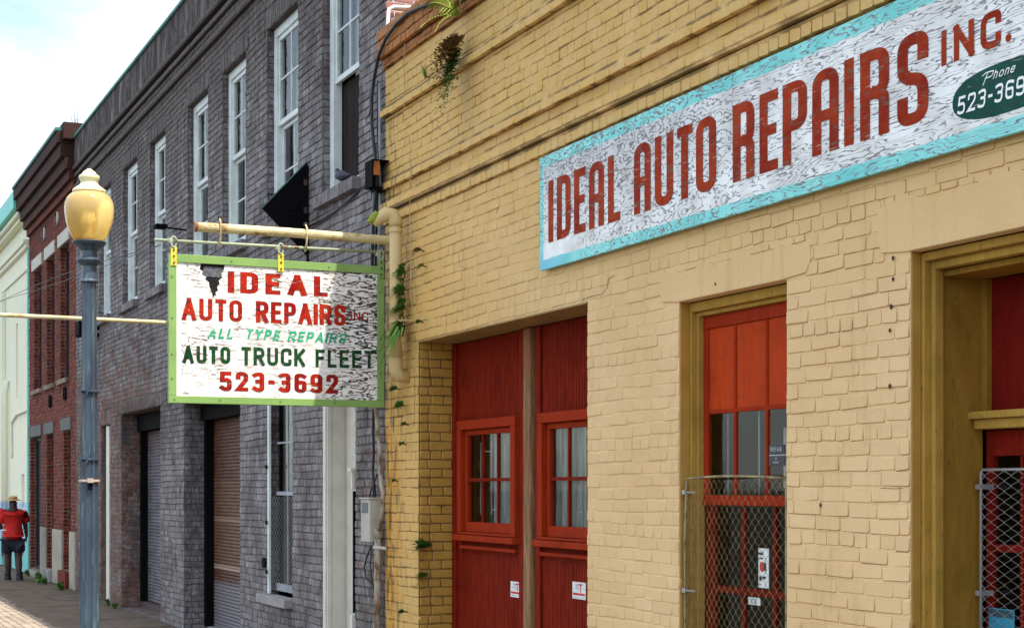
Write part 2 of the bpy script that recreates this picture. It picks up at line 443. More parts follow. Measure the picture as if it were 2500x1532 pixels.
def wall_with_holes(name, x0, x1, z0, z1, holes, y, depths, m, parent, body=9.0, roof=.5):
    "front wall at y with openings, their reveals, and the closed volume of the building behind"
    b = MB()
    xs = sorted(set([x0, x1] + [h[0] for h in holes] + [h[1] for h in holes]))
    zs = sorted(set([z0, z1] + [h[2] for h in holes] + [h[3] for h in holes]))
    for i in range(len(xs)-1):
        for k in range(len(zs)-1):
            cx, cz = (xs[i]+xs[i+1])/2, (zs[k]+zs[k+1])/2
            if any(h[0] < cx < h[1] and h[2] < cz < h[3] for h in holes): continue
            b.rect(xs[i], xs[i+1], zs[k], zs[k+1], y)
    for h, d in zip(holes, depths):
        a, c, e, g = h
        b.quad((a,y,e),(a,y+d,e),(a,y+d,g),(a,y,g)); b.quad((c,y,e),(c,y+d,e),(c,y+d,g),(c,y,g))
        b.quad((a,y,g),(c,y,g),(c,y+d,g),(a,y+d,g)); b.quad((a,y,e),(c,y,e),(c,y+d,e),(a,y+d,e))
    # parapet back, roof, sides, back
    t = .35
    b.quad((x0,y,z1),(x1,y,z1),(x1,y+t,z1),(x0,y+t,z1))
    b.quad((x0,y+t,z1),(x1,y+t,z1),(x1,y+t,z1-roof),(x0,y+t,z1-roof))
    b.quad((x0,y+t,z1-roof),(x1,y+t,z1-roof),(x1,y+body,z1-roof),(x0,y+body,z1-roof))
    for xx in (x0, x1): b.add([(xx,y,z0),(xx,y+body,z0),(xx,y+body,z1-roof),(xx,y+t,z1-roof),(xx,y+t,z1),(xx,y,z1)], [(0,1,2,3,4,5)])
    b.quad((x0,y+body,z0),(x1,y+body,z0),(x1,y+body,z1-roof),(x0,y+body,z1-roof))
    return b.build(name, m, parent, fixn=False)

# ------------------------------------------------------------------ stroke lettering
def rc(pts, rad, closed=False, seg=6):
    out = []; n = len(pts)
    for i, p in enumerate(pts):
        P = Vector(p[:2]); flag = len(p) > 2 and p[2]
        if not flag or (not closed and i in (0, n-1)): out.append(P); continue
        A = Vector(pts[(i-1) % n][:2]) - P; B = Vector(pts[(i+1) % n][:2]) - P
        r = min(rad*flag, A.length*.5, B.length*.5); a, b_ = A.normalized(), B.normalized()
        for k in range(seg+1):
            t = k/seg; q = P + a*r*(1-t)**2 + b_*r*t**2; out.append(q)
    res = []
    for q in out:
        if not res or (q-res[-1]).length > 2e-4: res.append(q)
    if closed and (res[0]-res[-1]).length < 2e-4: res.pop()
    return res
def ribbon(pts, t, closed=False, ext=(1, 1)):
    pts = [Vector(p) for p in pts]; n = len(pts)
    if not closed:
        d0 = (pts[0]-pts[1]).normalized(); d1 = (pts[-1]-pts[-2]).normalized()
        pts[0] = pts[0] + d0*t/2*ext[0]; pts[-1] = pts[-1] + d1*t/2*ext[1]
    Lf, Rt = [], []
    for i in range(n):
        if closed: a = (pts[i]-pts[i-1]).normalized(); b = (pts[(i+1) % n]-pts[i]).normalized()
        else:
            a = (pts[i]-pts[i-1]).normalized() if i else (pts[1]-pts[0]).normalized()
            b = (pts[i+1]-pts[i]).normalized() if i < n-1 else a
        na, nb = Vector((-a.y, a.x)), Vector((-b.y, b.x)); m_ = (na+nb)
        m_ = m_.normalized() if m_.length > 1e-6 else na
        k = t/2/max(.35, m_.dot(na)); Lf.append(pts[i]+m_*k); Rt.append(pts[i]-m_*k)
    return Lf, Rt
GLY = {
 'I': (.0, [[(.5,0),(.5,1)]]), '-': (.5, [[(0,.5),(1,.5)]]), '.': (.0, 'dot'),
 'L': (.8, [[(0,1),(0,0),(1,0)]]), 'T': (.85, [[(0,1),(1,1)],[(.5,1),(.5,0)]]),
 'E': (.85, [[(1,1),(0,1),(0,0),(1,0)],[(.06,.52),(.85,.52)]]), 'F': (.8, [[(1,1),(0,1),(0,0)],[(0,.52),(.85,.52)]]),
 'D': (1, [[(0,0),(1,0,1),(1,1,1),(0,1),'c']]), 'O': (1, [[(0,0,1),(1,0,1),(1,1,1),(0,1,1),'c']]),
 'U': (1, [[(0,1),(0,0,1),(1,0,1),(1,1)]]), 'C': (1, [[(1,.76),(1,1,1),(0,1,1),(0,0,1),(1,0,1),(1,.24)]]),
 'N': (1, [[(0,0),(0,1)],[(0,1),(1,0)],[(1,0),(1,1)]]), 'P': (.95, [[(0,0),(0,1)],[(0,1),(1,1,1),(1,.46,1),(0,.46)]]),
 'R': (1, [[(0,0),(0,1)],[(0,1),(1,1,1),(1,.48,1),(0,.48)],[(.5,.48),(1,0)]]),
 'A': (1.1, [[(0,0),(.5,1)],[(.5,1),(1,0)],[(.18,.32),(.82,.32)]]),
 'S': (.95, [[(1,.78),(1,1,1),(0,1,1),(0,.53,1),(1,.47,1),(1,0,1),(0,0,1),(0,.22)]]),
 'Y': (1, [[(0,1),(.5,.48)],[(1,1),(.5,.48),(.5,0)]]), 'K': (1, [[(0,0),(0,1)],[(0,.38),(1,1)],[(.33,.58),(1,0)]]),
 '5': (.92, [[(.95,1),(.08,1),(.04,.56)],[(.04,.57),(1,.60,1),(1,0,1),(.3,0,.6),(0,.09)]]),
 '2': (.95, [[(0,.76),(0,1,1),(1,1,1),(1,.62,.6),(0,0),(1,0)]]),
 '3': (.92, [[(.02,.93),(.3,1,.6),(1,1,1),(1,.53,1),(.40,.53)],[(.5,.53),(1,.53,1),(1,0,1),(.3,0,.6),(.02,.08)]]),
 '6': (.95, [[(.98,.93),(.7,1,.6),(0,1,1),(0,0,1),(1,0,1),(1,.30)],[(1,.32),(1,.55,1),(.06,.55)]]),
 '9': (.95, [[(.02,.07),(.3,0,.6),(1,0,1),(1,1,1),(0,1,1),(0,.70)],[(0,.68),(0,.45,1),(.94,.45)]]),
 'As': (1, [[(0,0),(0,1,1),(1,1,1),(1,0)],[(0,.44),(1,.44)]]),         # arch topped A of the long board
 'Rs': (1, [[(0,0),(0,1)],[(0,1),(1,1,1),(1,.50,1),(0,.50)],[(.55,.50),(1,.44,1),(1,0)]]),
 'x': (1, [[(0,0),(1,1)],[(0,1),(1,0)]]),
 'h': (.8, [[(0,0),(0,1.35)],[(0,.55),(.1,1,1),(1,1,1),(1,0)]]), 'o': (.9, [[(0,0,1),(1,0,1),(1,1,1),(0,1,1),'c']]),
 'n': (.8, [[(0,0),(0,1)],[(0,.55),(.1,1,1),(1,1,1),(1,0)]]), 'e': (.8, [[(0.1,.5),(1,.55)],[(1,.55),(1,1,1),(0,1,1),(0,0,1),(1,0,.8),(1,.2)]]),
 'p': (1.1, [[(.15,-.75),(.1,1.3)],[(-.5,1.0),(-.2,1.35,1),(1,1.3,1),(1,.35,1),(.1,.35)]]),
}
def glyph(ch, x0, x1, z0, z1, t, P, m, parent, name='letter', slant=0, rad=None, dist=.002, asp=1.0):
    "P(a, b, h): letter plane point a along, b up, h proud"
    _, st = GLY[ch]; mb = MB(); hs = t/2
    if st == 'dot':
        n = 14; cx, cz, r = (x0+x1)/2, z0+t*.6, t*.6
        mb.add([P(cx+r*cos(2*pi*k/n), cz+r*sin(2*pi*k/n), dist) for k in range(n)], [tuple(range(n))])
        return mb.build(name, m, parent)
    X0, X1, Z0, Z1 = x0*asp+hs, x1*asp-hs, z0+hs, z1-hs
    if ch == 'I' : X0 = X1 = (x0+x1)/2*asp
    for si, s_ in enumerate(st):
        closed = s_[-1] == 'c'; pts = s_[:-1] if closed else s_
        q = [((X0+(X1-X0)*p[0]), (Z0+(Z1-Z0)*p[1])) + ((p[2],) if len(p) > 2 else ()) for p in pts]
        r = rad if rad else min(X1-X0, Z1-Z0)*.5
        q = rc(q, r, closed)
        Lf, Rt = ribbon(q, t, closed)
        h = dist + .0011*si; n = len(q)
        sl_ = lambda v: P(v.x/asp + slant*(v.y-z0), v.y, h)
        vs = [sl_(v) for v in Lf] + [sl_(v) for v in Rt]
        fs = [(i, i+1, n+i+1, n+i) for i in range(n-1)]
        if closed: fs.append((n-1, 0, n, 2*n-1))
        mb.add(vs, fs)
    return mb.build(name, m, parent, fixn=False)
def word(txt, x0, x1, zb0, zb1, zt0, zt1, t, P, m, parent, slant=0, gapf=.30, name='letter', asp=1.0):
    "letters spread between x0 and x1; baseline and cap height may slope"
    ws = [max(.22, GLY[c][0]) if c != ' ' else .8 for c in txt]
    k = (x1-x0)/(sum(ws) + gapf*(len(txt)-1)); x = x0
    for c, w in zip(txt, ws):
        if c != ' ':
            u = (x-x0)/(x1-x0)
            glyph(c, x, x+w*k, zb0+(zb1-zb0)*u, zt0+(zt1-zt0)*u, t, P, m, parent, slant=slant, name=name, asp=asp)
        x += (w+gapf)*k

# ================================================================== GROUND
g = G('asphalt', .9, .2); g.col(g.mix(g.mr(g.noise(30, det=5), .35, .65), (.040, .039, .038), (.075, .072, .068))); g.bump(g.noise(120, det=3), .5, .004); ASPH = g.m
def conc_walk():
    g = G('sidewalk_concrete', .9, .2)
    n = g.noise(2.2, det=6, rough=.65); f = g.noise(45, det=4, rough=.7)
    c = g.mix(g.mr(n, .3, .7), (.095, .068, .048), (.175, .130, .095))
    c = g.mix(g.mul(g.mr(f, .55, .7), .5), c, (.09, .065, .05))
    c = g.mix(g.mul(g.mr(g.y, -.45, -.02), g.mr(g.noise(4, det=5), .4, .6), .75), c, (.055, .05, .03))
    g.col(c); g.bump(f, .4, .004); return g.m
WALK = conc_walk()
g = G('paver_clay', .9, .2); g.col(g.mix(g.mr(g.noise(3, det=5), .35, .65), (.22, .165, .125), (.34, .27, .205))); g.bump(g.noise(50, det=4), .4, .004); PAV = g.m
JNT = simple('ground_joint', (.05, .04, .03), .95, var=.3, vs=12)
b = MB(); b.add([(-900,-900,-.14),(900,-900,-.14),(900,900,-.14),(-900,900,-.14)], [(0,1,2,3)])
tag(b.build('street', ASPH), kind='structure')
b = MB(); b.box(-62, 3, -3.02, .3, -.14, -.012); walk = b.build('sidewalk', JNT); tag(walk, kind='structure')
b = MB(); b.box(-62, 3, -3.2, -3.026, -.14, .004); tag(b.build('kerb', CONC, bevel=.015), kind='structure')
# concrete slabs
rng = random.Random(5); xx = -60.0; k = 0
while xx < 2.0:
    w = 1.45*rng.uniform(.9, 1.1)
    for (ya, yb) in ((-1.50, -.74), (-.73, -.012)):
        q = MB(); dz = rng.uniform(-.004, .004); t = rng.uniform(-.005, .005)
        x0, x1 = xx+.008, xx+w-.008
        v = [(x0,ya+.006,-.02),(x1,ya+.006,-.02),(x1,yb-.006,-.02),(x0,yb-.006,-.02),
             (x0,ya+.006,dz),(x1,ya+.006,dz+t),(x1,yb-.006,dz+t),(x0,yb-.006,dz)]
        q.add(v, [(4,5,6,7),(0,1,5,4),(1,2,6,5),(2,3,7,6),(3,0,4,7)]); q.build('slab', WALK, walk)
    xx += w
# clay pavers towards the kerb: nearest visible ones single
def pavers():
    items = []
    r = random.Random(9); y = -3.0; row = 0
    while y < -1.53:
        x = -60 + (.11 if row % 2 else 0)
        while x < 2:
            if not (-13 < x < -12.1 and -2.9 < y < -2.35): items.append((x, y, r.uniform(-.004, .004), r.uniform(-.01, .01)))
            x += .225
        y += .113; row += 1
    vis = [i for i in items if in_view(Vector((i[0], i[1], 0)))]
    vis.sort(key=lambda i: -i[0]); ones = vis[:300]; os_ = set(ones)
    me = bpy.data.meshes.new('paver'); hx, hy, e = .107, .051, .006
    v = [(-hx,-hy,-.02),(hx,-hy,-.02),(hx,hy,-.02),(-hx,hy,-.02),(-hx,-hy,-.004),(hx,-hy,-.004),(hx,hy,-.004),(-hx,hy,-.004),
         (-hx+e,-hy+e,0),(hx-e,-hy+e,0),(hx-e,hy-e,0),(-hx+e,hy-e,0)]
    f = [(8,9,10,11)] + [(i,(i+1)%4,(i+1)%4+4,i+4) for i in range(4)] + [(i+4,(i+1)%4+4,(i+1)%4+8,i+8) for i in range(4)]
    me.from_pydata(v, [], f); me.materials.append(PAV)
    for (x, y, z, a) in ones:
        o = bpy.data.objects.new('paver', me); link(o, walk, (x+hx, y+hy, z)); o.rotation_euler.z = a
    mb = MB()
    for it in items:
        if it in os_: continue
        x, y, z, a = it; mb.add([(p[0]+x+hx, p[1]+y+hy, p[2]+z) for p in v], f)
    mb.build('paving', PAV, walk, kind='stuff', fixn=False)
pavers()

# ================================================================== YELLOW BUILDING
YX0, YX1, YTOP = -13.16, -1.0, 5.92
YEL = empty('repair_shop', (-7, 0, 0), 'yellow painted brick repair shop with red doors and clay coloured parapet', 'building')
HY = [(-12.35, -9.26, 0, 3.12), (-8.08, -6.97, .55, 2.99), (-5.96, -3.9, 0, 3.0)]
wall_with_holes('wall', YX0, YX1, -.13, YTOP, HY, .0045, [.33, .07, .06], YJ, YEL)
rng = random.Random(21)
lint = [(-8.25, -6.80, 2.99, 3.165), (-6.15, -3.7, 3.0, 3.24)]
bands = [(5.14, 5.22, .05), (4.50, 4.58, .045), (4.30, 4.38, .055), (4.20, 4.295, .025), (5.57, 5.65, .03)]
Hh = [(a-YX0, b_-YX0, c, d) for a, b_, c, d in HY + lint]
w = YX1-YX0
core = field((YX0, 0, 0), (1,0,0), (0,-1,0), w, 0, 5.57, Hh + [(0, w, a, b_) for a, b_, p in bands], rng, wob=.006, gap=.0048, blen=.222, bond=7, pj=.0024)
for (a, b_, p) in bands:
    core += field((YX0, 0, 0), (1,0,0), (0,-1,0), w, a, b_, [], rng, course=(b_-a), gap=.005, blen=.2 if p != .025 else .10, bond=0, proud=p, wob=.0, pj=.003)
capb = field((YX0-.03, 0, 0), (1,0,0), (0,-1,0), w, 5.65, YTOP, [], rng, course=.0855, gap=.008, proud=.075, wob=.003, pj=.004)
jam = field((-12.35, 0.012, 0), (0,1,0), (1,0,0), .318, 0, 3.12, [], rng, proud=.006, bond=2, wob=0, gap=.013, blen=.215, pj=.003)
emit_bricks(core + capb + jam, YB, YEL, 300, hidden=lambda p: p.z > 4.3)
b = MB(); b.box(YX0-.03, YX1, -.04, .006, 5.655, YTOP-.004); b.build('coping_core', YJ, YEL)
for (a, b_, p) in bands:
    q = MB(); q.box(YX0+.002, YX1-.002, -p+.006, .0065, a+.003, b_-.003); q.build('string_course', YJ, YEL)
# plastered lintels
for (a, b_, c, d) in lint:
    q = MB(); rr_ = random.Random(int(a*100)); n_ = 22
    up_ = [(a-.05+(b_-a+.10)*k/n_, d + .022*sin(k*1.1)+rr_.uniform(-.008, .008)) for k in range(n_+1)]
    lo_ = [(b_+.05, c+.07), (b_+.012, c+.015), (b_-.22, c+.002), (a+.16, c+.002), (a-.02, c+.02), (a-.05, c+.08)]
    q.prism(up_[::-1] + [(a-.05, c+.08), (a-.02, c+.02), (a+.16, c+.002), (b_-.22, c+.002), (b_+.012, c+.015), (b_+.05, c+.07)], -.0045, .004, axis='y'); q.build('lintel', YB, YEL, bevel=.0035, seg=3)
b = MB(); b.box(-12.34, -9.27, -.002, .33, 3.108, 3.119); b.build('steel_lintel', simple('lintel_steel', (.30,.19,.06), .6), YEL)

# ---- beadboard carriage doors
def beadboard(x0, x1, z0, z1, y, name, m, parent, pitch=.043, split=.42):
    "boards of six beads; each board a piece"
    x = x0
    while x < x1-.01:
        xe = min(x+pitch*6, x1); mb = MB(); prof = []
        u = x+.002
        while u < xe-.004:
            ue = min(u+pitch, xe-.002)
            prof += [(u, y+.011), (u+.007, y), (ue-.007, y)]
            u = ue
        prof.append((xe-.002, y+.011))
        vs = [(a, c, z0) for a, c in prof] + [(a, c, z1) for a, c in prof]; n = len(prof)
        mb.add(vs, [(i, i+1, n+i+1, n+i) for i in range(n-1)]); mb.build(name, m, parent, fixn=False)
        x = xe
def frame(mb, x0, x1, z0, z1, w, y0, y1, wt=None, wb=None):
    wt = w if wt is None else wt; wb = w if wb is None else wb
    mb.box(x0, x1, y0, y1, z1-wt, z1); mb.box(x0, x1, y0, y1, z0, z0+wb)
    mb.box(x0, x0+w, y0, y1, z0+wb, z1-wt); mb.box(x1-w, x1, y0, y1, z0+wb, z1-wt)
def door_leaf(x0, x1, wx0, wx1, label):
    y = .32
    b = MB(); b.box(x0+.001, x0+.085, y-.02, y+.05, .03, 3.1); b.box(x1-.085, x1-.001, y-.02, y+.05, .03, 3.1)
    b.box(x0+.085, wx0+.02, y+.012, y+.04, .03, 3.1); b.box(wx1-.02, x1-.085, y+.012, y+.04, .03, 3.1)
    b.box(wx0+.02, wx1-.02, y+.012, y+.04, .03, 1.52); b.box(wx0+.02, wx1-.02, y+.012, y+.04, 2.42, 3.1)
    d = b.build('garage_door', REDB, YEL); tag(d, label=label)
    beadboard(x0+.087, x1-.087, 2.452, 3.1, y, 'board', REDB, d)
    beadboard(x0+.087, x1-.087, .05, 1.365, y, 'board', REDB, d)
    beadboard(x0+.087, wx0-.002, 1.372, 2.448, y, 'board', REDB, d); beadboard(wx1+.002, x1-.087, 1.372, 2.448, y, 'board', REDB, d)
    q = MB(); frame(q, wx0, wx1, 1.52, 2.45, .082, y-.055, y+.03, .075, .02); q.build('casing', REDF, d, bevel=.006)
    q = MB(); frame(q, wx0+.085, wx1-.085, 1.542, 2.372, .043, y-.012, y+.03, .042, .080); q.build('sash', REDF, d, bevel=.004)
    q = MB(); q.box(wx0-.03, wx1+.02, y-.085, y+.01, 1.468, 1.517); q.box(wx0+.02, wx1-.02, y-.045, y-.002, 1.40, 1.43); q.build('sill', REDF, d, bevel=.008)
    gx0, gx1, gz0, gz1 = wx0+.128, wx1-.128, 1.622, 2.330
    q = MB()
    for k in (1, 2):
        xc = gx0+(gx1-gx0)*k/3; q.box(xc-.012, xc+.012, y-.006, y+.016, gz0, gz1)
    zc = (gz0+gz1)/2 - .01; q.box(gx0, gx1, y-.0055, y+.0155, zc-.013, zc+.013); q.build('muntin', REDB, d)
    for k in range(3):
        for (a, c) in ((gz0, zc-.013), (zc+.013, gz1)):
            q = MB(); xa = gx0+(gx1-gx0)*k/3+.010; xb = gx0+(gx1-gx0)*(k+1)/3-.010
            q.box(xa, xb, y+.006, y+.009, a, c); q.build('pane', GLS, d)
    # glazing strips seen through the glass
    q = MB()
    for xc in (gx0+.14, gx0+.36, gx0+.62): q.box(xc, xc+.008, y+.045, y+.052, gz0+.06, gz1-.06)
    q.box(gx0+.14, gx0+.36, y+.045, y+.052, gz1-.14, gz1-.132); q.box(gx0+.36, gx0+.66, y+.045, y+.052, gz0+.10, gz0+.108)
    q.build('glazing_strip', STEEL, d)
    return d, (gx0, gx1, gz0, gz1)
d1, r1 = door_leaf(-12.345, -10.905, -12.16, -11.0, 'left beadboard leaf with a six pane window')
d2, r2 = door_leaf(-10.70, -9.265, -10.60, -9.44, 'right beadboard leaf with a six pane window')
def wavy(x0, x1, z0, z1, y, m, name, parent, amp=.008, n=40):
    mb = MB(); vs = []; r = random.Random(int(abs(x0)*100))
    for i in range(n+1):
        u = i/n; yy = y + amp*sin(u*19+r.random()*.8) + amp*.5*sin(u*47)
        vs += [(x0+(x1-x0)*u, yy, z0), (x0+(x1-x0)*u, yy, z1)]
    return mb.add(vs, [(2*i, 2*i+2, 2*i+3, 2*i+1) for i in range(n)]).build(name, m, parent, fixn=False)
wavy(-11.60, -10.98, 1.5, 2.4, .36, CURP, 'curtain', d1); wavy(-10.50, -9.50, 1.5, 2.4, .36, CURP, 'curtain', d2)
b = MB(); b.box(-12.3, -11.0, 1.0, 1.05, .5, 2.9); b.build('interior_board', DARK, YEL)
b = MB(); b.box(-10.865, -10.745, .275, .33, 0, 3.10); b.build('timber_post', TIM, YEL, bevel=.012)
b = MB(); b.box(-10.735, -10.70, .36, .40, 0, 3.10); b.box(-10.905, -10.875, .36, .40, 0, 3.1); b.build('door_gap', DARK, YEL)

DRD0 = wood_red('shaded_dark_red', (.10, .008, .004), (.17, .014, .005))  # lower sash red, darkened to carry the shading in its colour
# ---- tall window with red sash
wy = .14
b = MB(); b.box(-8.078, -8.055, .072, .155, .55, 2.985); b.box(-6.995, -6.972, .072, .155, .55, 2.985); b.box(-8.055, -6.995, .072, .155, 2.93, 2.985)
b.box(-8.054, -8.035, .105, .155, .55, 2.93); b.box(-8.035, -7.015, .105, .155, 2.905, 2.93)
win = b.build('tall_window', OCH, YEL, bevel=.005)
def X(u, v, y=wy): return W(u, v, y)[0]
xa = -8.033; m1 = X(1420+1118/3.005, 1000); m2 = X(1420+1350/3.005, 1000); xe = -7.015
b = MB(); b.box(xa, xe, wy, wy+.03, 2.83, 2.903); b.box(xa, xa+.05, wy+.001, wy+.029, 1.86, 2.829); b.box(xe-.05, xe, wy+.001, wy+.029, 1.86, 2.829)
for mm in (m1, m2): b.box(mm-.012, mm+.012, wy+.003, wy+.027, 1.86, 2.829)
b.box(xa+.051, xe-.051, wy+.0045, wy+.0265, 2.33, 2.352); b.box(xa, xe, wy-.006, wy+.03, 1.80, 1.858); b.build('sash', REDF, win, bevel=.003)
for (p, q_) in ((xa+.05, m1-.012), (m1+.012, m2-.012), (m2+.012, xe-.05)):
    q = MB(); q.box(p, q_, wy+.012, wy+.02, 2.353, 2.828); q.build('panel', ORG, win)
    q = MB(); q.box(p, q_, wy+.012, wy+.015, 1.859, 2.329); q.build('pane', GLS, win)
# lower sash: broad stiles, glass behind the wire guard
l1 = X(1420+1160/3.005, 1300); l2 = X(1420+1390/3.005, 1300)
b = MB(); b.box(xa, xa+.10, wy+.02, wy+.045, .6, 1.798); b.box(xe-.06, xe, wy+.02, wy+.045, .6, 1.798)
for mm in (l1, l2): b.box(mm-.016, mm+.016, wy+.022, wy+.043, .6, 1.798)
b.box(xa+.10, xe-.06, wy+.0215, wy+.0435, 1.295, 1.335); b.build('sash', DRD0, win)
for (p, q_) in ((xa+.10, l1-.016), (l1+.016, l2-.016), (l2+.016, xe-.06)):
    for (r_, s_) in ((.6, 1.294), (1.336, 1.797)):
        q = MB(); q.box(p, q_, wy+.032, wy+.035, r_, s_); q.build('pane', GLS, win)
b = MB(); b.box(m1+.17, m2+.02, .36, .37, 1.9, 2.24); b.box(m2+.03, m2+.42, .36, .37, 1.9, 2.24); b.build('interior_board', BLIND, win)
b = MB()
for xc in (xa+.17, m1+.16, m2+.17): b.box(xc, xc+.006, wy+.06, wy+.066, 1.86, 2.33)
b.build('glazing_strip', STEEL, win)
b = MB(); b.box(-8.10, -6.95, -.03, .10, .47, .548); b.build('sill', YB, win)
# stickers behind the glass and in the window
WHTP = simple('white_card', (.70, .72, .70), .6, var=.06, bump=0); REDP = simple('red_print', (.55, .02, .03), .6, var=.1, bump=0)
BLKP = simple('black_print', (.01, .01, .018), .35, .5, var=.1, bump=0); GRYP = simple('grey_print', (.45, .45, .5), .6, var=.1, bump=0)
BLUP = simple('blue_print', (.03, .28, .42), .5, var=.3, bump=0)
PF = lambda yy: (lambda a, b_, h: (a, yy-h, b_))
sx0, sx1 = X(1420+1372/3.005, 1100, wy), X(1420+1486/3.005, 1100, wy)
sg = empty('window_notice', (sx0, wy+.005, 2.02), 'black plastic notice with two lines of pale letters inside the tall window', 'notice')
for (za, zb) in ((2.082, 2.135), (2.020, 2.074)):
    q = MB(); q.box(sx0, sx1, wy+.003, wy+.008, za, zb); q.build('plate', BLKP, sg)
q = MB(); q.box(sx0, sx1, wy+.004, wy+.007, 2.0755, 2.0805); q.build('strip', GRYP, sg)
word('REPAIR', sx0+.02, sx0+.125, 2.098, 2.098, 2.122, 2.122, .003, PF(wy+.003), GRYP, sg)
word('IN', sx0+.06, sx0+.08, 2.055, 2.055, 2.065, 2.065, .002, PF(wy+.003), GRYP, sg); word('REAR', sx0+.045, sx0+.095, 2.034, 2.034, 2.045, 2.045, .002, PF(wy+.003), GRYP, sg)
cy_ = wy+.028
cx0, cx1 = X(1420+1297/3.005, 1400, cy_), X(1420+1372/3.005, 1400, cy_)
cd = empty('card_sticker', (cx0, cy_, 1.34), 'tall white sticker strip with a red spot behind the wire window guard', 'sticker')
q = MB(); q.box(cx0, cx1, cy_, cy_+.003, 1.345, 1.565); q.build('card', WHTP, cd)
q = MB(); cxm = (cx0+cx1)/2
q.add([(cxm-.012+.028*cos(2*pi*k/16), cy_-.001, 1.462+.028*sin(2*pi*k/16)) for k in range(16)], [tuple(range(16))]); q.build('red_spot', REDP, cd)
q = MB()
for (a, c, e, f_) in ((.004,.05,.528,.542),(.012,.05,.505,.513),(.058,.078,.44,.485),(.01,.035,.385,.41),(.045,.075,.395,.41),(.01,.03,.36,.365)):
    q.box(cx0+a, cx0+c, cy_-.002, cy_-.0005, 1+e, 1+f_)
q.build('print', BLKP, cd)
ux0, ux1 = X(1420+1222/3.005, 1460, cy_), X(1420+1310/3.005, 1460, cy_)
cd = empty('price_card', (ux0, cy_, 1.23), 'small white card with two crosses behind the wire window guard', 'card')
q = MB(); q.box(ux0, ux1, cy_, cy_+.002, 1.245, 1.287); q.build('card', WHTP, cd)
word('xx', ux0+.025, ux0+.09, 1.25, 1.25, 1.282, 1.282, .004, PF(cy_), BLKP, cd)

# ---- chain link guards
def chain(x0, x1, z0, z1, y, cw, chh, r, m, parent, bow=0):
    mb = MB(); n = int((x1-x0)/cw)
    yb = lambda x: y - bow*sin(pi*(x-x0)/(x1-x0))
    for i in range(n+1):
        pts = []; z = z1; k = 0; xb = x0+cw*(i+.0)
        while z > z0:
            xx_ = min(max(xb + (cw*.5 if (k+i) % 2 else -.5*cw) , x0), x1)
            pts.append((xx_, yb(xx_) + (.004 if (k+i) % 2 else -.004), z)); z -= chh/2; k += 1
        mb.tube(pts, r, 4, cap=False)
    return mb.build('wire_mesh', m, parent, smooth=True, fixn=False)
gd = empty('window_guard', (-7.55, .02, .8), 'rusty yellowish chain link guard over lower half of tall red window', 'window guard')
b = MB(); pts = [(-8.035+1.02*i/16, .03-.05*sin(pi*i/16), 1.952+.012*sin(pi*i/16)) for i in range(17)]
b.tube(pts, .008, 6); b.build('top_rail', YGAL, gd, smooth=True)
b = MB(); b.tube([(-8.035,.03,1.955),(-8.045,.022,1.6),(-8.055,.03,1.25),(-8.05,.03,.62)], .008, 6); b.tube([(-7.013,.03,1.955),(-7.013,.03,.62)], .008, 6); b.build('side_rail', YGAL, gd, smooth=True)
chain(-8.035, -7.013, .62, 1.945, .025, .0285, .066, .0016, YGAL, gd, bow=.05)
for zc in (1.875, 1.30):
    b = MB(); b.tube([(-8.052,.022,zc-.012),(-8.052,.022,zc+.012)], .014, 8); b.tube([(-8.05,.02,zc),(-7.99,.06,zc-.004)], .006, 6); b.build('clamp', STEEL, gd)

# ---- right doorway
b = MB(); b.box(-5.958, -5.935, .062, .155, 0, 2.995); b.box(-5.935, -3.925, .062, .155, 2.955, 2.995)
b.box(-5.934, -5.905, .10, .155, 0, 2.955); b.box(-5.905, -3.94, .10, .155, 2.915, 2.955); b.box(-3.925, -3.902, .062, .155, 0, 2.995)
dw = b.build('doorway_frame', OCH, YEL, bevel=.006)
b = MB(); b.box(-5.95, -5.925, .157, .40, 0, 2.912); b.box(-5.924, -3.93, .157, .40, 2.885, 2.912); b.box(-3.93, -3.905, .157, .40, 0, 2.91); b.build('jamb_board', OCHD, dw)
dy = .40
def Xd(u, v, y=dy): return W(1600+u/1.62, v, y)[0]
b = MB(); b.box(-5.923, -3.93, dy+.02, dy+.05, 2.262, 2.884); b.build('transom_panel', wood_red('dark_red_panel', (.12,.006,.004), (.18,.010,.005)), dw)
b = MB(); b.box(-5.923, -5.885, dy-.01, dy+.03, 2.262, 2.884); b.build('stop_strip', OCHD, dw)
b = MB(); b.box(-5.915, -3.93, dy-.065, dy+.018, 2.175, 2.222); b.box(-5.93, -3.93, dy-.09, dy+.018, 2.2225, 2.258); b.build('transom_bar', OCH, dw, bevel=.006)
DRD = wood_red('deep_red_door', (.15, .009, .005), (.23, .015, .007))
gx = Xd(1322, 1200)
b = MB(); b.box(-5.922, gx, dy+.02, dy+.05, 0, 2.17); b.box(gx, -3.93, dy+.02, dy+.05, 2.05, 2.17); b.box(gx, -3.93, dy+.02, dy+.05, 0, .9)
b.box(gx, -3.93, dy+.025, dy+.045, 1.60, 1.635); mx_ = Xd(1432, 1200); b.box(mx_-.010, mx_+.010, dy+.026, dy+.044, .9, 1.60); b.box(mx_-.009, mx_+.009, dy+.026, dy+.044, 1.635, 2.05)
dd = b.build('door', DRD, dw)
for (r_, s_) in ((.9, 1.60), (1.635, 2.05)):
    for (p, q_) in ((gx, mx_-.010), (mx_+.010, -3.95)):
        q = MB(); q.box(p, q_, dy+.033, dy+.036, r_, s_); q.build('pane', GLS, dw)
gd = empty('door_guard', (-5.3, dy-.05, .8), 'galvanised chain link guard over glass of dark red door at right edge', 'door guard')
gx0 = Xd(1288, 1200, dy-.05)
